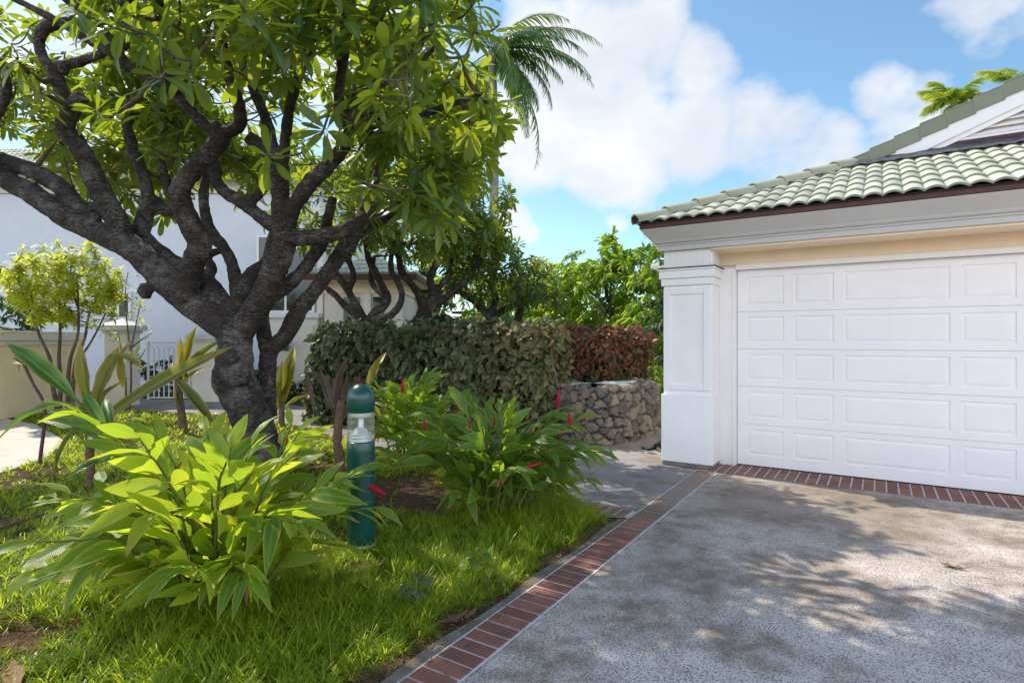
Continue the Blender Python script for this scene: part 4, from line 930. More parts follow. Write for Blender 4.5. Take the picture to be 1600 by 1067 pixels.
def main_tree():
    b=gp(405,728); root=empty('frangipani_tree',(at(405,700,Y0)[0],Y0,0),'big gnarled frangipani tree with thick dark trunk in the lawn','tree')
    w=MB(); nodes=[]; 
    for k,l in enumerate(LIMBS):
        P,R=px_branch(l)
        if k==0: P[0][2]=-.05; P.insert(1,P[0]*.3+P[1]*.7)
        if k==0: R.insert(1,R[0]*.8)
        tube(w,P,R,14,6,ring=.028,jitter=.02)
        Q,RR=catmull(P,R,4)
        for q,r in zip(Q,RR):
            if r<.105 and q[2]>2.2: nodes.append(q)
    # pruned knuckles on the limbs
    for (a,b_,Y,r) in ((262,130,6.02,15),(286,112,6.0,9),(195,70,6.3,9),(100,108,6.6,9),(534,190,5.93,9),(337,200,6.25,10),(345,582,6.55,14),(430,262,6.25,15),(228,455,6.85,12),(150,330,7.0,12),(255,405,7.1,14)):
        c=at(a,b_,Y); rr=r*Y/F_PX; tube(w,[c-[0,0,rr],c,c+[0,0,rr]],[rr*.6,rr,rr*.7],10,3,jitter=.08)
    wood(root,'trunk',w,.014,M['bark'])
    # crown targets
    T=[]
    C=np.array([-2.85,6.9,3.85]); R=np.array([3.5,2.9,2.4])
    while len(T)<450:
        u=rand_unit(400)*RNG.uniform(.5,1.0,400)[:,None]**.45; p=C+u*R
        px=CX+F_PX*p[:,0]/p[:,1]; py=CY-F_PX*(p[:,2]-EYE)/p[:,1]
        lim=np.interp(px,[-200,0,120,300,430,520,600,700,760,800,840],[230,215,230,235,290,335,350,345,290,215,140])+RNG.normal(0,14,400)
        ok=(p[:,2]>2.55)&(py<lim)&(py>-420)
        edge=np.interp(py,[-400,0,60,130,200,260,340],[700,765,790,800,800,740,705]); ok&=px<edge
        ok&=~((p[:,1]<6.4)&(np.abs(px-280)<250)&(py>130)&(RNG.random(400)<.8))
        ok&=~((p[:,1]<6.3)&(py>40)&(px<530)&(RNG.random(400)<.7))
        ok&=sun_keep(p)
        T+=list(p[ok])
    C2=np.array([-6.2,8.1,4.5]); R2=np.array([3.0,2.2,2.2]); T2=[]
    while len(T2)<170:
        u=rand_unit(400)*RNG.uniform(.2,1.0,400)[:,None]**.5; p=C2+u*R2
        px=CX+F_PX*p[:,0]/p[:,1]; py=CY-F_PX*(p[:,2]-EYE)/p[:,1]
        ok=(py<np.interp(px,[-200,0,120,330],[235,225,250,285])+RNG.normal(0,12,400))&(px<420)&(py>-300)&sun_keep(p)
        T2+=list(p[ok])
    T+=T2
    T3=[]
    while len(T3)<85:      # hanging right flank
        px,py,Y=RNG.uniform(545,790),RNG.uniform(120,345),RNG.uniform(5.3,7.4); q=at(px,py,Y)
        if py<np.interp(px,[545,620,700,760,790],[345,345,330,250,170]) and sun_keep(q[None])[0]: T3.append(q)
    while len(T3)<150:     # foliage behind the fork
        px,py,Y=RNG.uniform(90,360),RNG.uniform(150,335),RNG.uniform(7.9,9.2); q=at(px,py,Y)
        if sun_keep(q[None])[0] or RNG.random()<.3: T3.append(q)
    while len(T3)<215:     # upper left, behind the limbs
        px,py,Y=RNG.uniform(-30,330),RNG.uniform(-60,200),RNG.uniform(7.3,9.0); q=at(px,py,Y)
        if sun_keep(q[None])[0]: T3.append(q)
    while len(T3)<285:     # overhead sprays that shade the near drive
        px,py,h=RNG.uniform(700,1330),RNG.uniform(850,1075),RNG.uniform(3.5,5.1); c=gp(px,py); q=np.array([c[0]-LH[0]*h,c[1]-LH[1]*h,h])
        if any(((px-a)/max(rx,18))**2+((py-b)/max(ry*1.3,12))**2<1 for a,b,rx,ry,_ in LIT[:11]): continue
        sx=CX+F_PX*q[0]/q[1]; sy=CY-F_PX*(q[2]-EYE)/q[1]
        if sx<800 and (sy<75 or RNG.random()<.35): T3.append(q)
    T+=T3
    # hand placed sprays seen against the limbs and at the right edge
    for (a,b_,Y) in ((72,150,6.0),(55,135,6.1),(175,180,5.9),(150,170,6.1),(470,70,5.3),(440,110,5.5),(365,110,5.6),(320,60,5.4),(205,25,5.6),(600,95,5.2),(640,160,5.3),(700,175,5.4),(755,145,5.5),(770,160,5.6),(660,200,5.5),
                    (610,225,5.7),(690,230,5.8),(560,235,5.8),(735,205,5.8),(640,270,6.0),(580,290,6.1),(700,270,6.1),(620,310,6.2),(670,60,5.2),(720,90,5.4),(740,50,5.5),(590,30,5.0),(650,20,5.0),(520,140,5.4),(120,30,5.7),(25,90,6.2)): T.append(at(a,b_,Y))
    T=np.array(T); tx=CX+F_PX*T[:,0]/T[:,1]; ty=CY-F_PX*(T[:,2]-EYE)/T[:,1]
    T=T[~((T[:,1]<6.6)&(ty>75)&(ty<350)&(tx>270)&(tx<570)&(RNG.random(len(T))<.6))]
    tw=MB(); tips,axes=grow(nodes,T,tw,.040,.0095)
    tw.build('twigs',M['twig'],root,True)
    lf=MB(); rosettes(lf,tips,axes,(9,15),(.19,.34),T_FR)
    # a few hanging leaves under the crown
    lf.build('foliage',M['fleaf'],root,True)
    yl=MB(); k=RNG.integers(0,len(tips),26); scatter(yl,T_FR,[tips[i]-axes[i]*.08 for i in k],[axes[i]*.3+RNG.normal(0,.5,3)-[0,0,.7] for i in k],RNG.normal(0,1,(26,3)),RNG.uniform(.2,.3,26)); yl.build('yellow_leaves',M['yellowleaf'],root,True)
    for (a,b_,Y) in ((108,18,5.6),(243,28,5.8)):
        fl=MB(); c=at(a,b_,Y); P=[];D=[];N=[]
        for k in range(3):
            cc=c+RNG.normal(0,.035,3); ax=norm(np.array([RNG.normal(0,.3),-.9,RNG.normal(0,.3)])); r1=norm(np.cross(ax,[0,0,1])); r2=np.cross(ax,r1)
            for i in range(5): t=i*2*PI/5+k; P.append(cc); D.append(r1*math.cos(t)+r2*math.sin(t)+ax*.35); N.append(ax)
        scatter(fl,T_PET,P,D,N,.055); fl.build('flower',M['petal'],root,True)
main_tree()

THICK=.56
def small_frangipani(base, limbs, crown, n, label, leafL=(.2,.32), vox=.025, mat='fleaf2', seed=0, lims=None):
    root=empty('frangipani_tree',(base[0],base[1],0),label,'tree')
    w=MB(); nodes=[]
    for l in limbs:
        P,R=px_branch(l); tube(w,P,R,10,5,ring=.02,jitter=.03); Q,RR=catmull(P,R,3); nodes+= [q for q,r in zip(Q,RR) if q[2]>1.9]
    wood(root,'trunk',w,vox,M['bark'])
    T=[]; C,R=np.array(crown[0]),np.array(crown[1])
    while len(T)<n:
        u=rand_unit(300)*(RNG.uniform(.3,1,300)**.5)[:,None]; p=C+u*R
        px=CX+F_PX*p[:,0]/p[:,1]; py=CY-F_PX*(p[:,2]-EYE)/p[:,1]
        ok=p[:,2]>C[2]-R[2]*.55
        if lims is not None: ok&=lims(px,py)
        T+=list(p[ok])
    T=np.array(T[:n]); tw=MB(); tips,axes=grow(nodes,T,tw,.024,.010,5); tw.build('twigs',M['twig'],root,True)
    lf=MB(); rosettes(lf,tips,axes,(10,15),leafL,T_FR); lf.build('foliage',M[mat],root,True)
YB=12.3
small_frangipani(at(577,560,YB),[
 [(578,640,YB,22),(577,560,YB,21),(575,530,YB,20),(573,508,YB,18)],
 [(573,515,YB,16),(560,495,YB,13),(540,478,YB,11),(525,462,YB,9),(510,450,YB,8),(503,440,YB,7)],
 [(575,512,YB,15),(562,488,YB,12),(550,465,YB,11),(536,442,YB,11),(524,425,YB,10),(534,408,YB,9),(550,395,YB,7),(560,370,YB,6)],
 [(545,455,YB,9),(552,430,YB,9),(545,405,YB,8),(548,380,YB,6)],
 [(578,508,YB,14),(584,490,YB,13),(600,478,YB,12),(606,465,YB,12),(597,448,YB,11),(588,428,YB,11),(578,408,YB,10),(572,385,YB,8),(580,350,YB,6)],
 [(583,500,YB-.2,12),(600,498,YB-.3,11),(618,486,YB-.3,11),(628,465,YB-.3,10),(624,445,YB-.3,10),(612,425,YB-.3,9),(612,395,YB-.3,8),(625,360,YB-.3,6)],
 [(606,468,YB,9),(580,440,YB+.4,8),(585,400,YB+.5,7)],
],((-2.75,YB,4.2),(2.6,1.9,1.6)),270,'frangipani with slender forking limbs just left above the clipped hedge',lims=lambda px,py:(py<np.interp(px,[430,560,640,760],[395,385,415,440]))&(px<765))
YC=12.9
small_frangipani(at(640,560,YC),[
 [(628,600,YC,24),(632,550,YC,22),(640,520,YC,20),(655,500,YC,18),(664,480,YC,16)],
 [(662,484,YC,14),(654,460,YC,12),(640,440,YC,11),(628,425,YC,11),(622,400,YC,10),(612,380,YC,9),(620,350,YC,7)],
 [(664,484,YC,14),(676,460,YC,12),(672,435,YC,11),(682,410,YC,10),(690,380,YC,8),(685,345,YC,6)],
 [(666,486,YC,13),(690,470,YC,12),(712,452,YC,10),(735,430,YC,8),(750,400,YC,7)],
 [(676,462,YC,10),(700,430,YC+.2,9),(706,400,YC+.3,8),(720,370,YC+.4,6)],
],((-1.9,YC+.3,4.35),(2.0,2.0,1.75)),250,'frangipani with leaning trunk second along behind the clipped hedge',lims=lambda px,py:(py<np.interp(px,[560,640,700,800],[370,395,425,440]))&(px<800))
YD=14.2
small_frangipani(at(775,540,YD),[
 [(770,580,YD,18),(768,540,YD,17),(766,505,YD,15),(765,490,YD,13)],
 [(765,495,YD,11),(740,470,YD,10),(718,455,YD,9),(705,430,YD,7)],
 [(765,493,YD,11),(775,465,YD,10),(768,440,YD,9),(780,410,YD,7)],
 [(768,495,YD,11),(795,480,YD,9),(820,470,YD,8),(845,458,YD,6)],
 [(785,560,YD+.5,15),(805,510,YD+.5,13),(815,478,YD+.5,10),(808,450,YD+.5,8),(820,425,YD+.5,6)],
],((-.05,YD,3.2),(1.75,1.6,1.45)),230,'rounded frangipani at right end of the row in front of the bright feathery trees',lims=lambda px,py:(py<np.interp(px,[680,760,880],[450,468,480]))&(px<880)&(py>np.interp(px,[680,740,800,850,885],[300,335,375,400,450])))

# ------------------------------------------------------------------ palms
def palm(root, name_tr, base, top, rt, nf, Lf, mat, dirs=None, droop=1.0, leaflet=.55):
    t=MB(); P=[np.array(base)+(np.array(top)-np.array(base))*k+np.array([.15*math.sin(k*3),0,0]) for k in np.linspace(0,1,10)]
    tube(t,P,list(np.linspace(rt*1.25,rt*.9,10)),14,4,ring=.02); t.build('trunk',M['palmbark'],root,True)
    for i in range(nf):
        f=MB()
        if dirs and i<len(dirs): az,el,L=dirs[i]
        else: az,el,L=i*2.39996+RNG.normal(0,.2),RNG.uniform(-.35,1.25),Lf*RNG.uniform(.85,1.1)
        h=np.array([math.cos(az),math.sin(az),0]); up=np.array([0,0,1.0]); n=30; s=np.linspace(0,1,n)
        ang=el-(1.1*droop+.35*max(el,0))*s**1.4
        step=(h[None]*np.cos(ang)[:,None]+up[None]*np.sin(ang)[:,None])*L/n
        Q=P[-1]+np.cumsum(step,0); tube(f,Q[::3],list(np.linspace(.035,.006,len(Q[::3]))),5,2,mat=0,c=.5)
        T=norm(step); side=norm(np.cross(T,up[None]+1e-3)); nrm=np.cross(side,T)
        PP=[];DD=[];NN=[];LL=[]
        for k in range(52):
            x=.10+.90*(k+.5)/52; j=min(n-1,int(x*n)); q=Q[j]+(Q[min(j+1,n-1)]-Q[j])*(x*n-j)
            for sg in (-1,1):
                PP.append(q); DD.append(side[j]*sg*.8+T[j]*(.55+.5*x)-up*RNG.uniform(.15,.55)*droop+RNG.normal(0,.05,3)); NN.append(nrm[j]+side[j]*sg*.3); LL.append(leaflet*math.sin(PI*min(.97,.16+.8*x))**.7*RNG.uniform(.85,1.1))
        scatter(f,T_PL,PP,DD,NN,np.array(LL),0,R=np.clip(RNG.random(len(PP))*.6+.4*RNG.random(),0,1)); f.build('frond',mat,root,True)
T_PL=[leaf_tpl([(0,.02),(.2,.038),(.6,.034),(1,0)],4,.4,c) for c in (.2,.5)]
b=at(764,450,24); top=at(768,80,24)
R_=empty('coconut_palm',(b[0],24,0),'tall coconut palm with grey trunk rising behind the frangipani crown','palm tree')
palm(R_,'trunk',(b[0],24,0),tuple(top),.19,27,4.2,M['palm'],dirs=[(-.1,.55,4.9),(-.25,.05,4.9),(.1,-.75,5.4),(.15,.15,3.4),(.5,-.25,3.2),(-.5,-.55,3.6),(.0,1.0,3.8),(.4,.75,3.5),(-.9,.2,3.8),(1.9,1.1,3.6),(.2,-.7,3.9),(-.3,-.15,3.2),(1.0,.2,3.6)],leaflet=.75)
for (px,py,Y,lab,n) in ((1488,160,22,'yellow green palm crown showing above the garage roof, the fuller one',22),(1580,128,23,'sparse palm fronds just showing at the top of the garage gable',12)):
    tp=at(px,py,Y); R_=empty('garden_palm',(tp[0],Y,0),lab,'palm tree')
    palm(R_,'trunk',(tp[0],Y,0),tuple(tp),.12,n-6,1.05,M['palm_y'],dirs=[(2.6,.9,1.3),(3.4,.45,1.3),(.3,.8,1.4),(1.2,1.2,1.3),(-2.6,.2,1.2),(-.3,.4,1.5),(3.0,-.1,1.2),(.1,.1,1.3),(2.9,1.25,1.2)],droop=.5,leaflet=.55)

# ------------------------------------------------------------------ background trees
def spray_tree(label, base, crown, n, mat, name='feathery_tree', spike=None, L=.13, trunk_r=.10, group=None, tpl=None, per=22, sl=(.5,.9)):
    root=empty(name,(base[0],base[1],0),label,'tree',group)
    t=MB(); c,r=np.array(crown[0]),np.array(crown[1])
    tube(t,[(base[0],base[1],-.05),(base[0]+.1,base[1],c[2]*.4),(c[0],c[1],c[2])],[trunk_r,trunk_r*.8,trunk_r*.4],9,4,jitter=.04)
    PP=[];DD=[];NN=[];RR=[]
    for i in range(n):
        u=rand_unit(1)[0]*RNG.uniform(.35,1)**.5
        if u[2]<-.75: u[2]*=-.5
        p=c+u*r*(1+.14*math.sin(u[0]*7+c[0])*math.cos(u[2]*6))
        if spike is not None and i<n*.12:
            k=RNG.random(); p=np.array(spike)+np.array([RNG.normal(0,.22*(1-k)+.04),RNG.normal(0,.22*(1-k)),-1.7+1.7*k])
        out=norm((p-c)/r+np.array([0,0,.35])+RNG.normal(0,.3,3)); s=RNG.uniform(*sl); rr=RNG.random()
        if i%9==0: tube(t,[c+(p-c)*.15,c+(p-c)*.6+RNG.normal(0,.08,3),p],[trunk_r*.4,trunk_r*.22,.008],5,3)
        m=per; sd=norm(np.cross(out,[0,0,1])+RNG.normal(0,.2,3))
        for k in range(m):
            x=(k//2+1)/(m/2); q=p+out*s*x*(1-.15*x)+np.array([0,0,-s*.55*x*x]); tang=norm(out+np.array([0,0,-1.1*x]))
            PP.append(q); DD.append(sd*(1 if k%2 else -1)*.8+tang*.6+np.array([0,0,-.25])+RNG.normal(0,.15,3)); NN.append(np.array([0,0,1])+RNG.normal(0,.35,3)); RR.append(np.clip(rr*.6+RNG.random()*.4,0,1))
    t.build('trunk',M['twig'],root,True)
    f=MB(); scatter(f,tpl or T_NAR,PP,DD,NN,RNG.uniform(.75,1.25,len(PP))*L*1.35,R=RR); f.build('crown',mat,root,True)
x=lambda px,Y:(px-CX)/F_PX*Y
z=lambda py,Y:EYE+(CY-py)/F_PX*Y
spray_tree('bright green feathery tree with a pointed leader left of the garage',(x(955,18.5),18.5),((x(952,18.5),18.5,2.6),(1.55,1.4,1.95)),300,M['far'],spike=(x(956,18.5),18.5,z(372,18.5)),L=.20)
spray_tree('bright green bushy tree leaning out beside the rounded frangipani',(x(888,20),20),((x(892,20),20,2.2),(1.35,1.4,2.0)),230,M['far'],L=.21)
spray_tree('bright green tree half hidden by the garage pillar',(x(1040,17),17),((x(1040,17),17,2.6),(1.3,1.4,1.9)),250,M['far'],L=.19)
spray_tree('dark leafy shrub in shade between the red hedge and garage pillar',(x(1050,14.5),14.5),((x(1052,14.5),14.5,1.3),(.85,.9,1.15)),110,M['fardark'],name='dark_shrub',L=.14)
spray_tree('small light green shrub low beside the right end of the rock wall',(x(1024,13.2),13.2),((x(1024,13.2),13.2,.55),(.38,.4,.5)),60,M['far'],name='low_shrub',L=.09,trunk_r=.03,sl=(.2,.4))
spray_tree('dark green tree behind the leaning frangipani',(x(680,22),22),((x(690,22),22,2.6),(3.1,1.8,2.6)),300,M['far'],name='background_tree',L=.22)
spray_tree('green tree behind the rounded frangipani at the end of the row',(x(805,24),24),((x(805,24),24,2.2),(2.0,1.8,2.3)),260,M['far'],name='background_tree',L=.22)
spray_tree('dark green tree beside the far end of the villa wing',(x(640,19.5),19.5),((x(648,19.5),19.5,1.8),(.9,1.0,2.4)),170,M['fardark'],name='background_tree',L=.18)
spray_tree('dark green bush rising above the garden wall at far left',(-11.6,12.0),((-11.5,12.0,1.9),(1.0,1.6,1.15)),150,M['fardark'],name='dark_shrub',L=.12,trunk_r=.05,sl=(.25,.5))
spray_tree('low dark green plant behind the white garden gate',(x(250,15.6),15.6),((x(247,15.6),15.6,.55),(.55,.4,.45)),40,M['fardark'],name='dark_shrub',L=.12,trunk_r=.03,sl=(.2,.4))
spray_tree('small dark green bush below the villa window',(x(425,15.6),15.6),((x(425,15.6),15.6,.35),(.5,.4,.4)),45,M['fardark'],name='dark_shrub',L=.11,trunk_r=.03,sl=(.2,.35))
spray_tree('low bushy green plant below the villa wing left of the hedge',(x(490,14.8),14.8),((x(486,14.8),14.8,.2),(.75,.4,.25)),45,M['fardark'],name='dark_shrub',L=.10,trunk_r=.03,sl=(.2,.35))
# distant planting that closes the view
hb=MB(); PP=[];DD=[];NN=[]
for i in range(5200):
    px=RNG.uniform(-60,40); Y=32+RNG.uniform(0,3); PP.append((px,Y,RNG.uniform(0,3.2+.5*math.sin(px*.6)))); DD.append(RNG.normal(0,1,3)-[0,0,.4]); NN.append((0,-.6,1))
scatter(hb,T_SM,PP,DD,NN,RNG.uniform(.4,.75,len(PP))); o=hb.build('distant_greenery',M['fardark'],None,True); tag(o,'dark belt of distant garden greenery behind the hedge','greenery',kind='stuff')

# ------------------------------------------------------------------ white-flowered shrub by the wall
def pudica():
    Y=11.3; b=at(100,640,Y); root=empty('flowering_shrub',(b[0],Y,0),'sunlit yellow green shrub with white flower heads against the garden wall','shrub')
    st=MB(); f=MB(); tips=[]
    stems=[[(92,650),(82,600),(78,560),(60,520),(52,480),(48,440)],[(92,640),(95,600),(92,560),(94,520),(92,470),(85,420)],[(106,650),(106,600),(110,560),(122,520),(122,470),(120,430)],[(112,650),(114,600),(120,560),(132,530),(140,490),(160,450)],[(120,565),(135,545),(150,520),(165,490)],[(60,520),(45,480),(30,440),(25,410)],[(122,480),(110,440),(112,410)]]
    nodes=[]
    for k,s in enumerate(stems):
        P=[at(a,c,Y+.25*math.sin(k*2.1)*(i/5)) for i,(a,c) in enumerate(s)]; tube(st,P,list(np.linspace(.045 if k<4 else .025,.014,len(P))),7,4,jitter=.05); nodes+=list(catmull(P,np.ones(len(P)),3)[0][6:])
    T=[]
    while len(T)<200:
        px,py=RNG.uniform(0,205),RNG.uniform(372,515)
        d=((px-100)/95)**2+((py-440)/64)**2
        if d<RNG.uniform(.6,1.25): T.append(at(px,py,Y+RNG.uniform(-.7,.7)))
    tips,axes=grow(nodes,np.array(T),st,.016,.006,5,.6); st.build('stems',M['twig'],root,True)
    PP=[];DD=[];NN=[]
    for p,a in zip(tips,axes):
        for k in range(30):
            th=k*2.4; e=RNG.uniform(.5,1.7); r=norm(np.cross(a,[.2,.9,.1])); r2=np.cross(a,r); d=a*math.cos(e)+(r*math.cos(th)+r2*math.sin(th))*math.sin(e)
            PP.append(p-a*.22*(k/30)); DD.append(d-np.array([0,0,.25])); NN.append(a+RNG.normal(0,.2,3))
    scatter(f,T_NAR,PP,DD,NN,RNG.uniform(.10,.19,len(PP))); f.build('foliage',M['pudica'],root,True)
    for (a,c) in ((54,378),(22,388),(66,390),(98,382),(80,399),(112,388),(135,404),(150,403),(143,422),(32,442),(18,406),(122,390),(104,437)):
        fl=MB(); o=at(a,c+9,Y-.45); P=[];D=[];N=[]
        for k in range(9):
            cc=o+RNG.normal(0,.055,3)*[1,1,.5]; ax=norm(np.array([RNG.normal(0,.4),-.5,.8])); r=norm(np.cross(ax,[1,0,.1])); r2=np.cross(ax,r)
            for i in range(5): t=i*2*PI/5; P.append(cc); D.append(r*math.cos(t)+r2*math.sin(t)+ax*.3); N.append(ax)
        scatter(fl,T_PET,P,D,N,.06); fl.build('flower',M['petal'],root,True)
pudica()
def thin_shrub():
    Y=11.6; b=at(203,640,Y); root=empty('young_shrub',(b[0],Y,0),'thin young shrub with a few yellow leaf tufts before the gate post','shrub')
    st=MB(); nodes=[]
    for s in ([(203,640),(205,590),(203,545),(198,500),(196,455),(200,425)],[(197,640),(196,590),(190,550),(185,520)],[(203,560),(208,530),(215,495),(220,470)],[(204,568),(218,560),(228,545)],[(203,545),(222,530),(238,520)]):
        P=[at(a,c,Y) for a,c in s]; tube(st,P,list(np.linspace(.02,.006,len(P))),6,4)
    st.build('stems',M['twig'],root,True)
    f=MB(); PP=[];DD=[];NN=[]
    for (a,c,n) in ((208,468,26),(222,482,30),(202,428,8),(200,450,8),(215,560,14),(237,520,8),(222,505,12),(212,545,10),(196,490,10),(170,520,14),(175,530,12),(190,555,10),(216,572,8)):
        for k in range(n): PP.append(at(a,c,Y)+RNG.normal(0,.07,3)); DD.append(RNG.normal(0,1,3)); NN.append((0,-.4,1))
    scatter(f,T_SM,PP,DD,NN,RNG.uniform(.06,.11,len(PP))); f.build('foliage',M['pudica'],root,True)
thin_shrub()

# ------------------------------------------------------------------ hedges
def hedge(label, A, B, th, z0, z1, n, mat, L, core=True, taper=0, ends=True, mats=None):
    A=np.array(A);B=np.array(B); d=B-A; Ln=np.linalg.norm(d); d/=Ln; nr=np.array([d[1],-d[0]])
    root=empty('hedge',(*((A+B)/2),0),label,'hedge')
    def wob(a,z): return .07*np.sin(a*2.3)+.06*np.sin(a*5.1+z*3)+.06*np.sin(z*4+a)+.035*np.sin(a*11+z*9)
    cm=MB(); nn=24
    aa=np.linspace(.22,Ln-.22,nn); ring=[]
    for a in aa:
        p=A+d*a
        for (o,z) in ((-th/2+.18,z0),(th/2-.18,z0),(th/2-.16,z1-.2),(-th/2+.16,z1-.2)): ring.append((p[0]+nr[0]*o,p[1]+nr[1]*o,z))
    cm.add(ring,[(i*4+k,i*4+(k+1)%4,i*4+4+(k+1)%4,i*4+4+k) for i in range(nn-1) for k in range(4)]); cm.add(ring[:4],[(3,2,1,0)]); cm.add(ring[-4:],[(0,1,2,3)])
    cm.build('dark_core',M['core'],root)  # added solid dark box, stands in for shade inside and blocks see-through
    P=[];D=[];N=[];R=[];W=[]
    for i in range(n):
        u=RNG.random(); a=RNG.uniform(0,Ln); z=RNG.uniform(z0,z1); dep=abs(RNG.normal(0,.085))-.05*(RNG.random()<.12)
        if u<.60: o=th/2+wob(a,z)-dep-.20*max(0,(z-(z1-.32))/.32)**2; out=np.array([nr[0],nr[1],.15])
        elif u<.80: o=RNG.uniform(-th/2,th/2); z=z1+wob(a,o*2)*.9-dep-.12*(abs(o)/(th/2))**3; out=np.array([nr[0]*.3,nr[1]*.3,1.0])
        elif u<.86: o=-th/2+dep; out=np.array([-nr[0],-nr[1],.2])
        else:
            o=RNG.uniform(-th/2,th/2); e=1 if RNG.random()<.6 else 0; a=(Ln+wob(o,z)-dep) if e else dep+wob(o,z); out=np.array([*(d if e else -d),.15])
        p=A+d*a+nr*o; P.append((p[0],p[1],z)); dirn=out*.55+np.array([0,0,-.6])+RNG.normal(0,.62,3); D.append(dirn); N.append(out+np.array([0,0,.5])+RNG.normal(0,.65,3)); R.append(np.clip(.12+RNG.beta(1.5,2.2)*.75+.3*max(0,(z-z1+.35)/.35)*RNG.random(),0,1)); W.append(a/Ln)
    P=np.array(P);D=np.array(D);N=np.array(N);R=np.array(R);W=np.array(W)
    f=MB()
    warm=(RNG.random(n)<(np.clip((z1-.55-P[:,2])*2.6,.16,.9) if mats=='hedge' else np.clip((W-.55)*2.4,0.04,.85))) if mats else np.zeros(n,bool)
    for m,s in ((0,~warm),(1,warm)):
        if s.any(): scatter(f,T_OV,P[s],D[s],N[s],RNG.uniform(.65,1.25,s.sum())*L,m,R=R[s])
    # upright shoots breaking the clipped top
    PP=[];DD=[]
    for i in range(int(Ln*9)):
        a=RNG.uniform(0,Ln); o=RNG.uniform(-th/2,th/2); p=A+d*a+nr*o; c=np.array([p[0],p[1],z1+RNG.uniform(.0,.1)])
        for k in range(5): PP.append(c+RNG.normal(0,.03,3)); DD.append(RNG.normal(0,.8,3)+[0,0,.5])
    scatter(f,T_OV,PP,DD,np.tile([0,-.3,1.],(len(PP),1)),RNG.uniform(.6,1.0,len(PP))*L)
    f.build('foliage',[M[mat]]+([M[mats]] if mats else []),root,True)
hedge('clipped copperleaf hedge of dark green and bronze leaves behind the red ginger',(-3.55,11.2),(.80,9.35),1.15,.02,1.74,7800,'hedge',.145,mats='hedge_w')
hedge('rust red copperleaf hedge growing above the rock wall',(.75,11.05),(2.58,11.3),.95,.35,1.70,4200,'hedge_r',.12,mats='hedge')
sk=MB(); P_=[];D_=[];N_=[]
for i in range(900): P_.append((RNG.uniform(.9,2.8),RNG.uniform(10.78,10.95),RNG.uniform(.5,.95))); D_.append(RNG.normal(0,.5,3)-[0,0,.7]); N_.append((RNG.normal(0,.3),-1,.4))

# ------------------------------------------------------------------ ginger
def red_head(mb,p,a,L,r,n=46,mat=0):
    a=norm(a); r1=norm(np.cross(a,[.3,.9,.1])); r2=np.cross(a,r1); P=[];D=[];N=[]
    for i in range(n):
        x=i/n; th=i*2.39996; side=r1*math.cos(th)+r2*math.sin(th); rr=r*math.sin(PI*min(.93,.22+.75*x))*.55
        P.append(p+a*L*x+side*rr*.6); D.append(a*.9+side*(.75-.5*x)); N.append(-side+a*.2)
    scatter(mb,T_BR,P,D,N,r*1.15*RNG.uniform(.8,1.1,n),mat)
def ginger(label, c, canes, mat, seed, leafL, heads, dead=6, name='ginger_plant'):
    root=empty(name,(c[0],c[1],0),label,'plant')
    st=MB(); f=MB(); dr=MB(); tips=[]
    for (bx,by,tx,ty,tz,arch) in canes:
        b=np.array([c[0]+bx,c[1]+by,0.0]); t=np.array([c[0]+tx,c[1]+ty,tz]); mid=(b+t)/2+np.array([-(t-b)[0]*.12,-(t-b)[1]*.12,arch])
        P,_=catmull([b,mid,t],[1,1,1],10); tube(st,P[::2],list(np.linspace(.011,.005,len(P[::2]))),6,2)
        T=norm(np.gradient(P,axis=0)); Ln=np.linalg.norm(t-b); n=max(7,int(Ln/.072)); sd=norm(np.cross(T[-1],[0,0,1]+RNG.normal(0,.25,3))); rr=RNG.random()
        PP=[];DD=[];NN=[];LL=[];RR=[]
        for k in range(n):
            x=.10+.90*(k+1)/n; j=min(len(P)-1,int(x*(len(P)-1))); sg=1 if k%2 else -1; s2=norm(sd+RNG.normal(0,.18,3)); nr=norm(np.cross(s2,T[j]));
            if nr[2]<0: nr=-nr
            fw=.35+.8*x**2
            PP.append(P[j]); DD.append(s2*sg*.78+T[j]*(fw+.25)+np.array([0,0,RNG.uniform(-.22,.22)])); NN.append(nr+RNG.normal(0,.3,3)); LL.append(leafL*RNG.uniform(.75,1.12)*(.62+.5*math.sin(PI*min(.95,x*.8+.1)))); RR.append(np.clip(rr*.55+RNG.random()*.45,0,1))
        scatter(f,T_LAN,PP,DD,NN,np.array(LL),R=RR,W=RNG.uniform(1.2,1.65,len(PP))); tips.append((P[-1],T[-1]))
    for i in range(dead):
        a=RNG.uniform(0,6.3); q=np.array([c[0]+.4*math.cos(a),c[1]+.3*math.sin(a),RNG.uniform(.12,.45)])
        scatter(dr,T_LAN,[q,q+.03],[(RNG.normal(0,.4),RNG.normal(0,.4),-1)]*2,[(RNG.normal(),-1,.1)]*2,RNG.uniform(.16,.3),W=np.array([.5,.6]))
    st.build('stems',M['greenstem'],root,True); f.build('foliage',mat,root,True)
    if dead: dr.build('dry_leaves',M['dry'],root,True)
    for (px,py,Y,L,r,ax) in heads:
        h=MB(); p=at(px,py,Y); red_head(h,p-norm(np.array(ax))*L*.5,ax,L,r); 
        h.build('flower_head',M['red'],root,True)
    return root
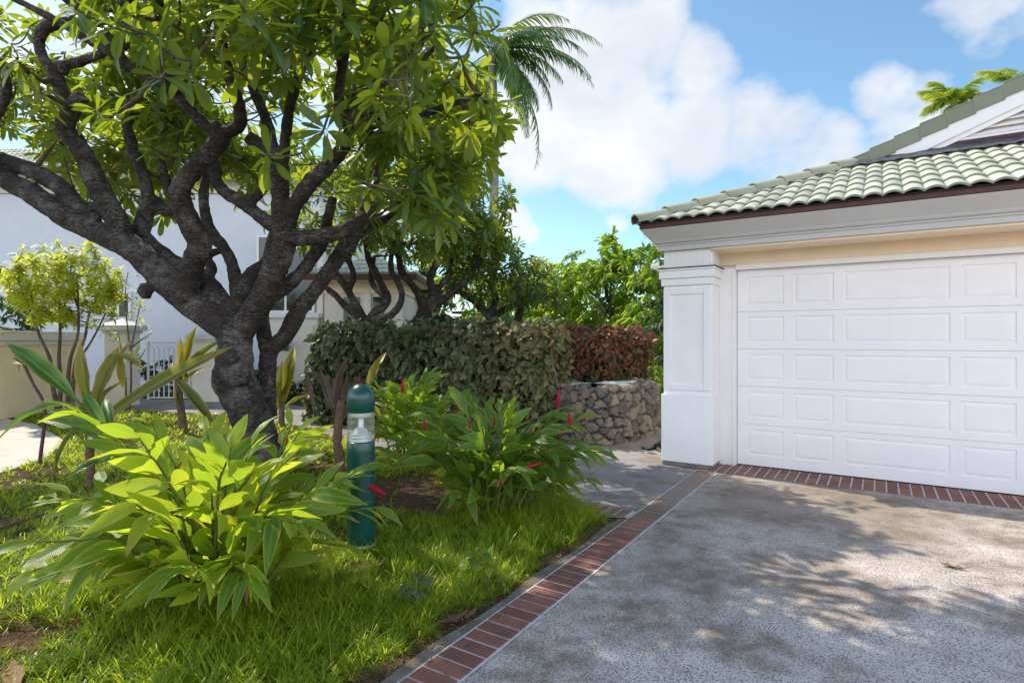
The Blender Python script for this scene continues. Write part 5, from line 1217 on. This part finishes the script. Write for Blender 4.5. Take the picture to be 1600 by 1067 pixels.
def canes(n, rx, ry, hz, ax0=0, bias=(0,0)):
    out=[]
    for i in range(n//2):
        a=RNG.uniform(0,2*PI); r=RNG.uniform(.45,.95); out.append((.3*r*rx*math.cos(a),.3*r*ry*math.sin(a),rx*r*math.cos(a)+bias[0],ry*r*math.sin(a)+bias[1],hz*RNG.uniform(.28,.55),RNG.uniform(.05,.18)))
    for i in range(n):
        a=ax0+i*2.39996; r=math.sqrt((i+.6)/n); h=hz*(1.08-.50*r**1.8)*RNG.uniform(.78,1.1)
        out.append((.22*r*math.cos(a)*RNG.uniform(.6,1.4),.18*r*math.sin(a),rx*r*math.cos(a)+bias[0],ry*r*math.sin(a)+bias[1],h,RNG.uniform(.08,.24)))
    return out
cA=gp(335,935)
kA=canes(21,1.05,.75,.98,1.0,(-.05,.0))
# individual canes the photo shows reaching out of the clump
def reach(px,py,Y,arch,b=(0,0)): q=at(px,py,Y); kA.append((b[0],b[1],q[0]-cA[0],q[1]-cA[1],q[2],arch))
reach(60,905,2.95,.2,(-.15,0)); reach(20,900,3.2,.2,(-.2,0)); reach(150,845,3.1,.15,(-.1,0)); reach(585,720,3.7,.1,(.15,0)); reach(540,745,3.8,.12,(.2,0)); reach(470,700,4.0,.1,(.1,.1)); reach(120,640,3.45,.12,(-.1,.1)); reach(300,740,3.7,.05)
reach(455,665,4.1,.05,(.1,.1)); reach(330,760,3.2,.05); reach(230,720,3.6,.05); reach(400,740,3.5,.03); reach(180,780,3.3,.08)
ginger('large sunlit clump of yellow green ginger in the left foreground',cA,kA,M['ginger'],1,.285,
       [(326,732,3.55,.075,.014,(-.1,0,1)),(585,764,3.75,.10,.035,(.75,-.2,-.3)),(448,690,4.0,.05,.012,(.2,0,1)),(505,792,3.7,.05,.012,(.3,0,1)),(345,745,3.5,.05,.010,(.2,0,1)),(118,972,2.9,.035,.010,(.5,0,.6))],dead=9)
cB=gp(765,795)
kB=canes(19,1.02,.72,.93,.4)
def reachB(px,py,Y,arch): q=at(px,py,Y); kB.append((RNG.normal(0,.1),.05,q[0]-cB[0],q[1]-cB[1],q[2],arch))
for a in ((930,690,5.2,.22),(900,655,5.3,.18),(875,640,5.4,.15),(715,615,5.7,.12),(690,650,5.4,.1),(660,640,5.6,.15),(640,675,5.3,.15),(800,655,5.2,.08),(835,700,4.9,.15),(760,640,5.6,.05),(725,700,4.9,.12),(620,690,5.5,.15),(945,700,5.4,.2)): reachB(*a)
HB=[(872,626,5.3,.15,.032,(.1,0,1)),(890,656,5.25,.11,.030,(-.1,0,1)),(664,666,5.3,.09,.028,(-.15,0,1)),(717,635,5.6,.09,.022,(.1,0,1)),(772,659,5.3,.09,.020,(0,0,1)),(913,655,5.4,.07,.020,(.1,0,1)),(829,728,4.75,.13,.028,(.95,-.2,.35)),(734,664,5.2,.08,.016,(0,0,1)),(782,752,4.7,.07,.022,(-.2,-.4,-.3)),(830,673,5.2,.05,.016,(.3,0,.8))]
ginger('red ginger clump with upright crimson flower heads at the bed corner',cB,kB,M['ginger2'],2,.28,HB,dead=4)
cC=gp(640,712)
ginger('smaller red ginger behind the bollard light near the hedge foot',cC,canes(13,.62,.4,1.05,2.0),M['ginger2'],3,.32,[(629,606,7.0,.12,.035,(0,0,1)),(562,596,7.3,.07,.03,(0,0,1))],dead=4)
kk=MB(); red_head(kk,at(647,617,7.0),(.1,0,1),.12,.035,26); 

# ------------------------------------------------------------------ ti plants and other broad-leaved plants
def broad(label, base, cane, leaves, mat, name='ti_plant', tpl=T_BIG, cane_r=.04, extra=None, cane_mat='cane', wk=.74):
    root=empty(name,(base[0],base[1],0),label,'plant')
    s=MB(); tube(s,cane,list(np.linspace(cane_r*1.1,cane_r*.8,len(cane))),10,5,jitter=.06,ring=.05); s.build('cane',M[cane_mat],root,True)
    f=MB()
    for (p0,p1,w,n) in leaves:
        p0=np.array(p0);p1=np.array(p1); v=p1-p0; L=np.linalg.norm(v)
        scatter(f,tpl,[p0],[v+np.array([0,0,.12*L])],[n],L*1.08,W=np.array([w*wk]))
    f.build('foliage',M[mat],root,True)
    return root
Y=6.0
b1=at(143,760,Y)
r=broad('broad leaved plant with a brown cane left of the tree trunk',b1,[(b1[0],Y,0),at(140,700,Y),at(142,650,Y),at(140,630,Y)],
  [(at(140,640,Y),at(116,545,Y-.15),1.0,(.3,-1,.1)),(at(145,640,Y),at(178,545,Y+.1),1.1,(.2,-1,.2)),(at(150,640,Y),at(188,535,Y),.7,(-.3,-1,.2)),(at(165,560,Y),at(205,545,Y-.2),1.0,(.2,-.4,1)),(at(188,555,Y),at(190,600,Y-.25),1.0,(.5,-.9,.2)),
   (at(150,650,Y),at(162,580,Y+.2),.9,(-.4,-1,.1)),(at(135,660,Y),at(60,720,Y-.3),.7,(0,-.5,1)),(at(150,655,Y),at(220,700,Y-.3),.6,(0,-.5,1))],'ti')
s=MB(); Yl=5.7
scatter(s,T_STRAP,[at(165,655,Yl)],[at(322,530,Yl-.1)-at(165,655,Yl)],[(.5,-1,.6)],np.linalg.norm(at(322,530,Yl-.1)-at(165,655,Yl)),W=np.array([.7])); s.build('long_leaf',M['ti'],r,True)
YG=4.9; b2=gp(235,815)
r=broad('tall green ginger shoot with wide leaves and a pink bud at far left',(b2[0],b2[1]),[(b2[0],b2[1],0),at(222,760,YG),at(190,700,YG),at(160,660,YG),at(122,628,YG)],
  [(at(122,628,YG),at(10,536,YG-.1),.85,(.5,-.8,.9)),(at(118,632,YG),at(-20,645,YG-.2),.75,(.0,-.5,1)),(at(185,695,YG),at(98,640,YG-.3),1.25,(.1,-.7,1)),(at(140,645,YG),at(72,640,YG-.2),1.1,(.2,-.8,.8)),(at(165,670,YG),at(130,615,YG-.1),1.1,(.6,-.9,.4)),(at(175,675,YG),at(160,610,YG+.1),.9,(.6,-.9,.3)),(at(200,720,YG),at(120,715,YG-.3),.9,(0,-.5,1)),(at(205,730,YG),at(130,680,YG+.2),.8,(0,-.7,1))],'ti_green',name='ginger_shoot',wk=.95,cane_r=.012,cane_mat='greenstem')
h=MB(); red_head(h,at(112,618,YG),at(92,588,YG)-at(112,618,YG),.19,.016,40); h.build('flower_head',M['pink'],r,True)
b3=at(62,690,7.2); r=empty('flower_stalk',(b3[0],7.2,0),'purple flower stalk with withered bud leaning left before the garden wall','flower')
s=MB(); tube(s,[(b3[0],7.2,0),at(70,640,7.2),at(52,600,7.2),at(37,568,7.2)],[.022,.018,.016,.018],8,4); s.build('stem',M['purple_stem'],r,True)
f=MB(); scatter(f,T_LAN,[at(37,570,7.2)]*5,[at(8,556,7.2)-at(37,570,7.2),(-.5,-.2,.6),(-.2,.1,.9),(.2,-.3,.7),(-.6,.2,.2)],[(0,-.6,1)]*5,np.array([.25,.16,.13,.12,.2]),W=np.full(5,.9)); f.build('bud',M['ti_purple'],r,True)
Y=9.6; b=at(287,660,Y)
broad('ti plant with upright leaves and one yellow tipped drooping leaf before the gate',b,[(b[0],Y,0),at(283,640,Y),at(278,612,Y),at(278,580,Y)],
  [(at(278,600,Y),at(300,512,Y),.75,(.4,-1,.1)),(at(278,605,Y),at(318,520,Y),.7,(-.3,-1,.1)),(at(280,600,Y),at(284,530,Y),.7,(.8,-1,0)),(at(275,590,Y),at(322,655,Y-.6),.7,(.3,-.9,.6)),(at(280,610,Y),at(310,560,Y+.2),1.0,(-.5,-1,0)),(at(278,600,Y),at(265,640,Y-.2),.9,(-.6,-1,0)),(at(278,590,Y),at(262,565,Y),.9,(.1,-1,.4))],'ti',cane_r=.06)
Y=10.2; b=at(440,655,Y)
broad('yellow green ti plant right of the big trunk below the villa window',b,[(b[0],Y,0),at(440,642,Y),at(440,630,Y)],
  [(at(440,640,Y),at(456,545,Y),1.0,(.3,-1,.1)),(at(440,640,Y),at(430,568,Y),1.0,(-.4,-1,.1)),(at(438,640,Y),at(412,608,Y-.2),1.0,(0,-.6,1)),(at(442,640,Y),at(446,560,Y+.2),1.1,(-.5,-1,.1)),(at(440,640,Y),at(424,590,Y),.9,(-.5,-1,.3)),(at(444,640,Y),at(470,610,Y),1.0,(.2,-.6,1)),(at(438,635,Y),at(440,600,Y-.1),1.0,(.2,-1,.2))],'ti',cane_r=.05)
Y=6.6; b=at(531,730,Y)
broad('purple bronze ti plant with a thick cane just left of the bollard light',b,[(b[0],Y,0),at(530,712,Y),at(527,690,Y),at(530,650,Y),at(533,625,Y)],
  [(at(530,660,Y),at(497,582,Y),.8,(.3,-1,.1)),(at(532,665,Y),at(512,560,Y),.65,(-.2,-1,.1)),(at(532,650,Y),at(545,590,Y),.8,(.3,-1,.1)),(at(500,590,Y),at(476,575,Y-.1),1.0,(.1,-.3,1)),(at(478,580,Y),at(490,640,Y-.15),.55,(.3,-1,.1)),(at(534,660,Y),at(556,620,Y+.1),.8,(.5,-1,.1)),(at(532,655,Y),at(525,600,Y+.1),1.0,(-.6,-1,.1))],'ti_purple',cane_r=.055)
Y=7.6; b=at(572,700,Y)
broad('thin plant with one folded olive leaf rising behind the bollard light',b,[(b[0],Y,0),at(572,650,Y),at(574,610,Y)],[(at(574,615,Y),at(587,550,Y),1.1,(-.2,-1,.1)),(at(574,620,Y),at(540,640,Y),1.0,(0,-.5,1)),(at(574,625,Y),at(600,650,Y),.9,(.3,-.7,.7))],'ti',cane_r=.02)

# ------------------------------------------------------------------ grass
BED=[gl(-.46,-2.85)]
for i in range(24): v=-2.85-i*.27; BED.append(gl(-.50-.05*math.sin(i*1.9)-.04*math.sin(i*.8),v))
BED+= [np.array([-9,-1.5]),np.array([-9.6,5]),np.array([-9.75,13.0]),gp(190,640)[:2]]+[gp(a,b)[:2] for a,b in ((300,646),(400,653),(480,669),(560,695),(640,707),(780,729),(872,758),(926,806))]
def tufts(mb, n_try, ylo, yhi, xlo, xhi, blades, L, W, dens=None, seg=4):
    P=np.c_[RNG.uniform(xlo,xhi,n_try),RNG.uniform(ylo,yhi,n_try)]
    ok=inpoly(P,BED)&~inpoly(P,LPATH)&~inpoly(P,WALK)
    bare=gp(640,768)[:2]; d=((P[:,0]-bare[0])/.62)**2+((P[:,1]-bare[1])/.75)**2; ok&=(d>1)|(RNG.random(n_try)<.06)
    ok&=np.abs(P[:,0]/np.maximum(P[:,1],.5))<1.15
    # thin and worn patches
    wn=np.sin(P[:,0]*2.1+1)*np.sin(P[:,1]*1.7)+.5*np.sin(P[:,0]*5.3)*np.sin(P[:,1]*4.1+2); wn=wn+.5*np.sin(P[:,0]*9.7+2)*np.sin(P[:,1]*8.3); ok&=(wn>-.55)|(RNG.random(n_try)<.3)
    P=P[ok]; n=len(P)
    if n==0: return
    hs=RNG.uniform(.6,1.25,n)*(.85+.3*np.sin(P[:,0]*3.1)*np.sin(P[:,1]*2.7+1))
    B=np.repeat(np.arange(n),blades); m=len(B)
    az=RNG.uniform(0,2*PI,m); lean=RNG.uniform(.5,2.3,m); Ls=L*hs[B]*RNG.uniform(.55,1.2,m); rr=np.clip(np.repeat(RNG.random(n)*.5,blades)+RNG.random(m)*.5+(RNG.random(m)<.03)*.5,0,1)
    h=np.stack([np.cos(az),np.sin(az)],1); base=P[B]+h*RNG.uniform(0,.03,m)[:,None]
    t=np.linspace(0,1,seg+1); V=np.zeros((m,seg+1,2,3)); side=np.stack([-np.sin(az),np.cos(az)],1)
    a0=PI/2-lean*.55; 
    x=np.zeros(m); zz=np.zeros(m); st=Ls/seg
    for i,tt in enumerate(t):
        if i>0:
            an=a0-lean*1.15*(t[i-1]+.5/seg); x=x+np.cos(an)*st; zz=zz+np.sin(an)*st
        w=W*(1-tt**1.6)*RNG.uniform(.8,1.2,m)*.5+.0003
        for k,sg in enumerate((-1,1)):
            V[:,i,k,:2]=base+h*x[:,None]+side*(w*sg)[:,None]; V[:,i,k,2]=np.maximum(zz,.004)-.008
    nv=(seg+1)*2; f=np.array([(2*i,2*i+1,2*i+3,2*i+2) for i in range(seg)])
    F=(f[None]+(np.arange(m)*nv)[:,None,None]).reshape(-1,4)
    C=np.zeros((m,seg+1,2,3)); C[...,0]=rr[:,None,None]; C[...,1]=.5; C[...,2]=t[None,:,None]
    mb.add(V.reshape(-1,3),[F],C.reshape(-1,3))
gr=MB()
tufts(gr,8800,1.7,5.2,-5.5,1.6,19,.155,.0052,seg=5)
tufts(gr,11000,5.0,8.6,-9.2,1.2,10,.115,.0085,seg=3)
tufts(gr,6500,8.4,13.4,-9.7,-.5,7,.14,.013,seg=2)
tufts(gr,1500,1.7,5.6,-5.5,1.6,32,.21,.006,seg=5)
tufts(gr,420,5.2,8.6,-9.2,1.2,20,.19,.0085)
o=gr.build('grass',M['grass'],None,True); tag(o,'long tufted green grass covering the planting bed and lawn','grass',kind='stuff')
lw=MB()
n=9000; P=np.c_[RNG.uniform(2.6,14,n),RNG.uniform(12,30,n)]
D=RNG.normal(0,.5,(n,3))+[0,0,1]; scatter(lw,T_NAR[:1],np.c_[P,np.zeros(n)],D,np.tile([0,-1,.3],(n,1)),RNG.uniform(.08,.16,n)); o=lw.build('lawn',M['grass'],None,True); tag(o,'sunny lawn strip beyond the rock wall','lawn',kind='stuff')
gb=MB(); gb.add([(2.2,11.8,-.006),(16,11.8,-.006),(16,31,-.006),(2.2,31,-.006)],[(0,1,2,3)])
m_,nt_,out_=new_mat('lawn_ground'); g_=G(nt_); nt_.links.new(g_.bsdf(g_.mix(g_.noise(20,5,.6,g_.pos()),(.10,.17,.02),(.20,.26,.03)),.9,.1),out_.inputs[0])
o=gb.build('lawn_ground',m_); o['kind']='structure'

# ------------------------------------------------------------------ small things on the ground
def fallen(px,py,L,w,ang,label,mat='dry',curl=.6,z=.012,tpl=None):
    p=gp(px,py,z); root_m=MB()
    V,F,C=leaf_tpl([(0,.02),(.15,.08),(.45,.17),(.75,.14),(1,0)],10,.55,0,wave=.35,ncr=2)
    V=V.copy(); V[:,0]*=w; t=V[:,1]; V[:,2]=V[:,2]*.8+curl*.25*(t-.5)**2*1.6
    ca,sa=math.cos(ang),math.sin(ang); X=np.c_[(V[:,0]*ca-(t-.5)*sa),(V[:,0]*sa+(t-.5)*ca),V[:,2]]*L+p; X[:,2]-=X[:,2].min()-z*.4-.002
    C=C.copy(); C[:,0]=RNG.random(); root_m.add(X,[F],C)
    o=root_m.build('fallen_leaf',M[mat],None,True); tag(o,label,'fallen leaf','fallen leaves on the ground'); 
    s=o.modifiers.new('thickness','SOLIDIFY'); s.thickness=.002
    return o
fallen(1490,886,.16,.7,.9,'curled brown leaf lying alone on the driveway',curl=1.2,z=.006)
fallen(708,967,.20,1.1,-.9,'large curled brown leaf at the grass edge beside the brick course',curl=1.4)
fallen(736,958,.12,.8,-.5,'smaller brown leaf just right of the large one at the grass edge',curl=1.2)
fallen(662,889,.20,.9,1.1,'rust brown leaf caught in the grass right of the bollard foot',curl=.8,z=.09)
fallen(690,895,.13,.8,.4,'dark brown leaf on the grass beside the rust brown one',curl=.8,z=.07)
fallen(876,834,.12,.9,.5,'brown leaf on the grass nearest the walkway corner',curl=1,z=.07)
fallen(832,806,.22,.9,1.3,'broad tan leaf under the right ginger clump',curl=.7,z=.07)
fallen(706,790,.16,1.1,.2,'pale bleached leaf below the left side of the red ginger',curl=.8,z=.07)
fallen(608,812,.24,1.0,1.2,'pale dry leaf on bare soil right of the bollard light',curl=.6)
fallen(510,922,.09,.9,1.2,'bright yellow fallen leaf on the grass below the bollard','yellowleaf',curl=.5,z=.09)
fallen(22,1052,.30,.8,.7,'bundle of brown dead leaf in the lower left grass corner',curl=1.0,z=.05)
fallen(320,655,.20,.9,.8,'yellow leaf tip lying on the lawn left of the trunk','yellowleaf',curl=.5,z=.1)
fallen(676,748,.14,1.0,.9,'brown leaf on the soil patch between bollard and red ginger',curl=.8)
sx=MB(); tube(sx,[gp(-40,835,.06),gp(20,818,.08),gp(75,800,.08)],[.022,.018,.012],8,5,jitter=.06); o=sx.build('fallen_branch',M['cane'],None,True); tag(o,'bare stick lying in the grass at the left edge','branch')
def weed(px,py,label,n,L,mat):
    p=gp(px,py,.1); r=empty('weed',(p[0],p[1],0),label,'weed'); s=MB(); f=MB(); P=[];D=[]
    for i in range(n):
        a=i*2.4; q=p+np.array([.09*math.cos(a)*RNG.random(),.09*math.sin(a)*RNG.random(),RNG.uniform(.0,.08)]); tube(s,[(p[0],p[1],0),(q+p)/2*[1,1,.6],q],[.003,.0025,.002],4,2); P.append(q); D.append((math.cos(a),math.sin(a),-.05))
    scatter(f,T_OV,P,D,np.tile([0,-.3,1.],(n,1)),RNG.uniform(.7,1.2,n)*L,W=np.full(n,1.3)); s.build('stems',M['greenstem'],r,True); f.build('foliage',M[mat],r,True)
weed(742,882,'small bright green weed with rounded leaves in the grass',16,.062,'ginger2'); weed(762,902,'tiny lime green seedling right of the rounded leaf weed',7,.06,'ginger'); weed(648,925,'greyish green weed patch in the grass nearest the large brown leaf',18,.05,'hedge')
weed(880,735,'light green sapling shoot beside the walkway edge',14,.10,'ginger2')
# crumpled black strap at the pillar foot
p=gp(1012,700); r=empty('black_strap',(p[0],p[1],0),'crumpled black strap lying on the walkway behind the pillar','strap')
s=MB(); tube(s,[gp(1003,699,.012),gp(1012,702,.012),gp(1020,700,.02),gp(1027,696,.06)],[.012,.018,.02,.02],8,4,jitter=.15); s.build('strap_end',M['dark'],r,True)
s=MB(); tube(s,[gp(1022,699,.02),gp(1027,694,.10),gp(1031,693,.11),gp(1034,699,.03),gp(1040,700,.02)],[.022,.035,.04,.03,.02],8,4,jitter=.15); s.build('loop',M['dark'],r,True)

lt=MB(); n=420; PP=[]
while len(PP)<n:
    u,v=RNG.normal(-.42,.10),RNG.uniform(-6.2,-2.7); q=gl(u,v)
    if RNG.random()<.16: q=gl(RNG.uniform(-.1,3.0),RNG.uniform(-5.5,-.7)); 
    PP.append((q[0],q[1],.0125))
D=RNG.normal(0,1,(n,3)); D[:,2]*=.06; scatter(lt,T_NAR,PP,D,np.tile([0,0,1.],(n,1))+RNG.normal(0,.15,(n,3)),RNG.uniform(.012,.045,n)); o=lt.build('leaf_litter',M['dry'],None,True); tag(o,'crumbs of dry leaf scattered along the grass edge and over the driveway','leaf litter',kind='stuff')
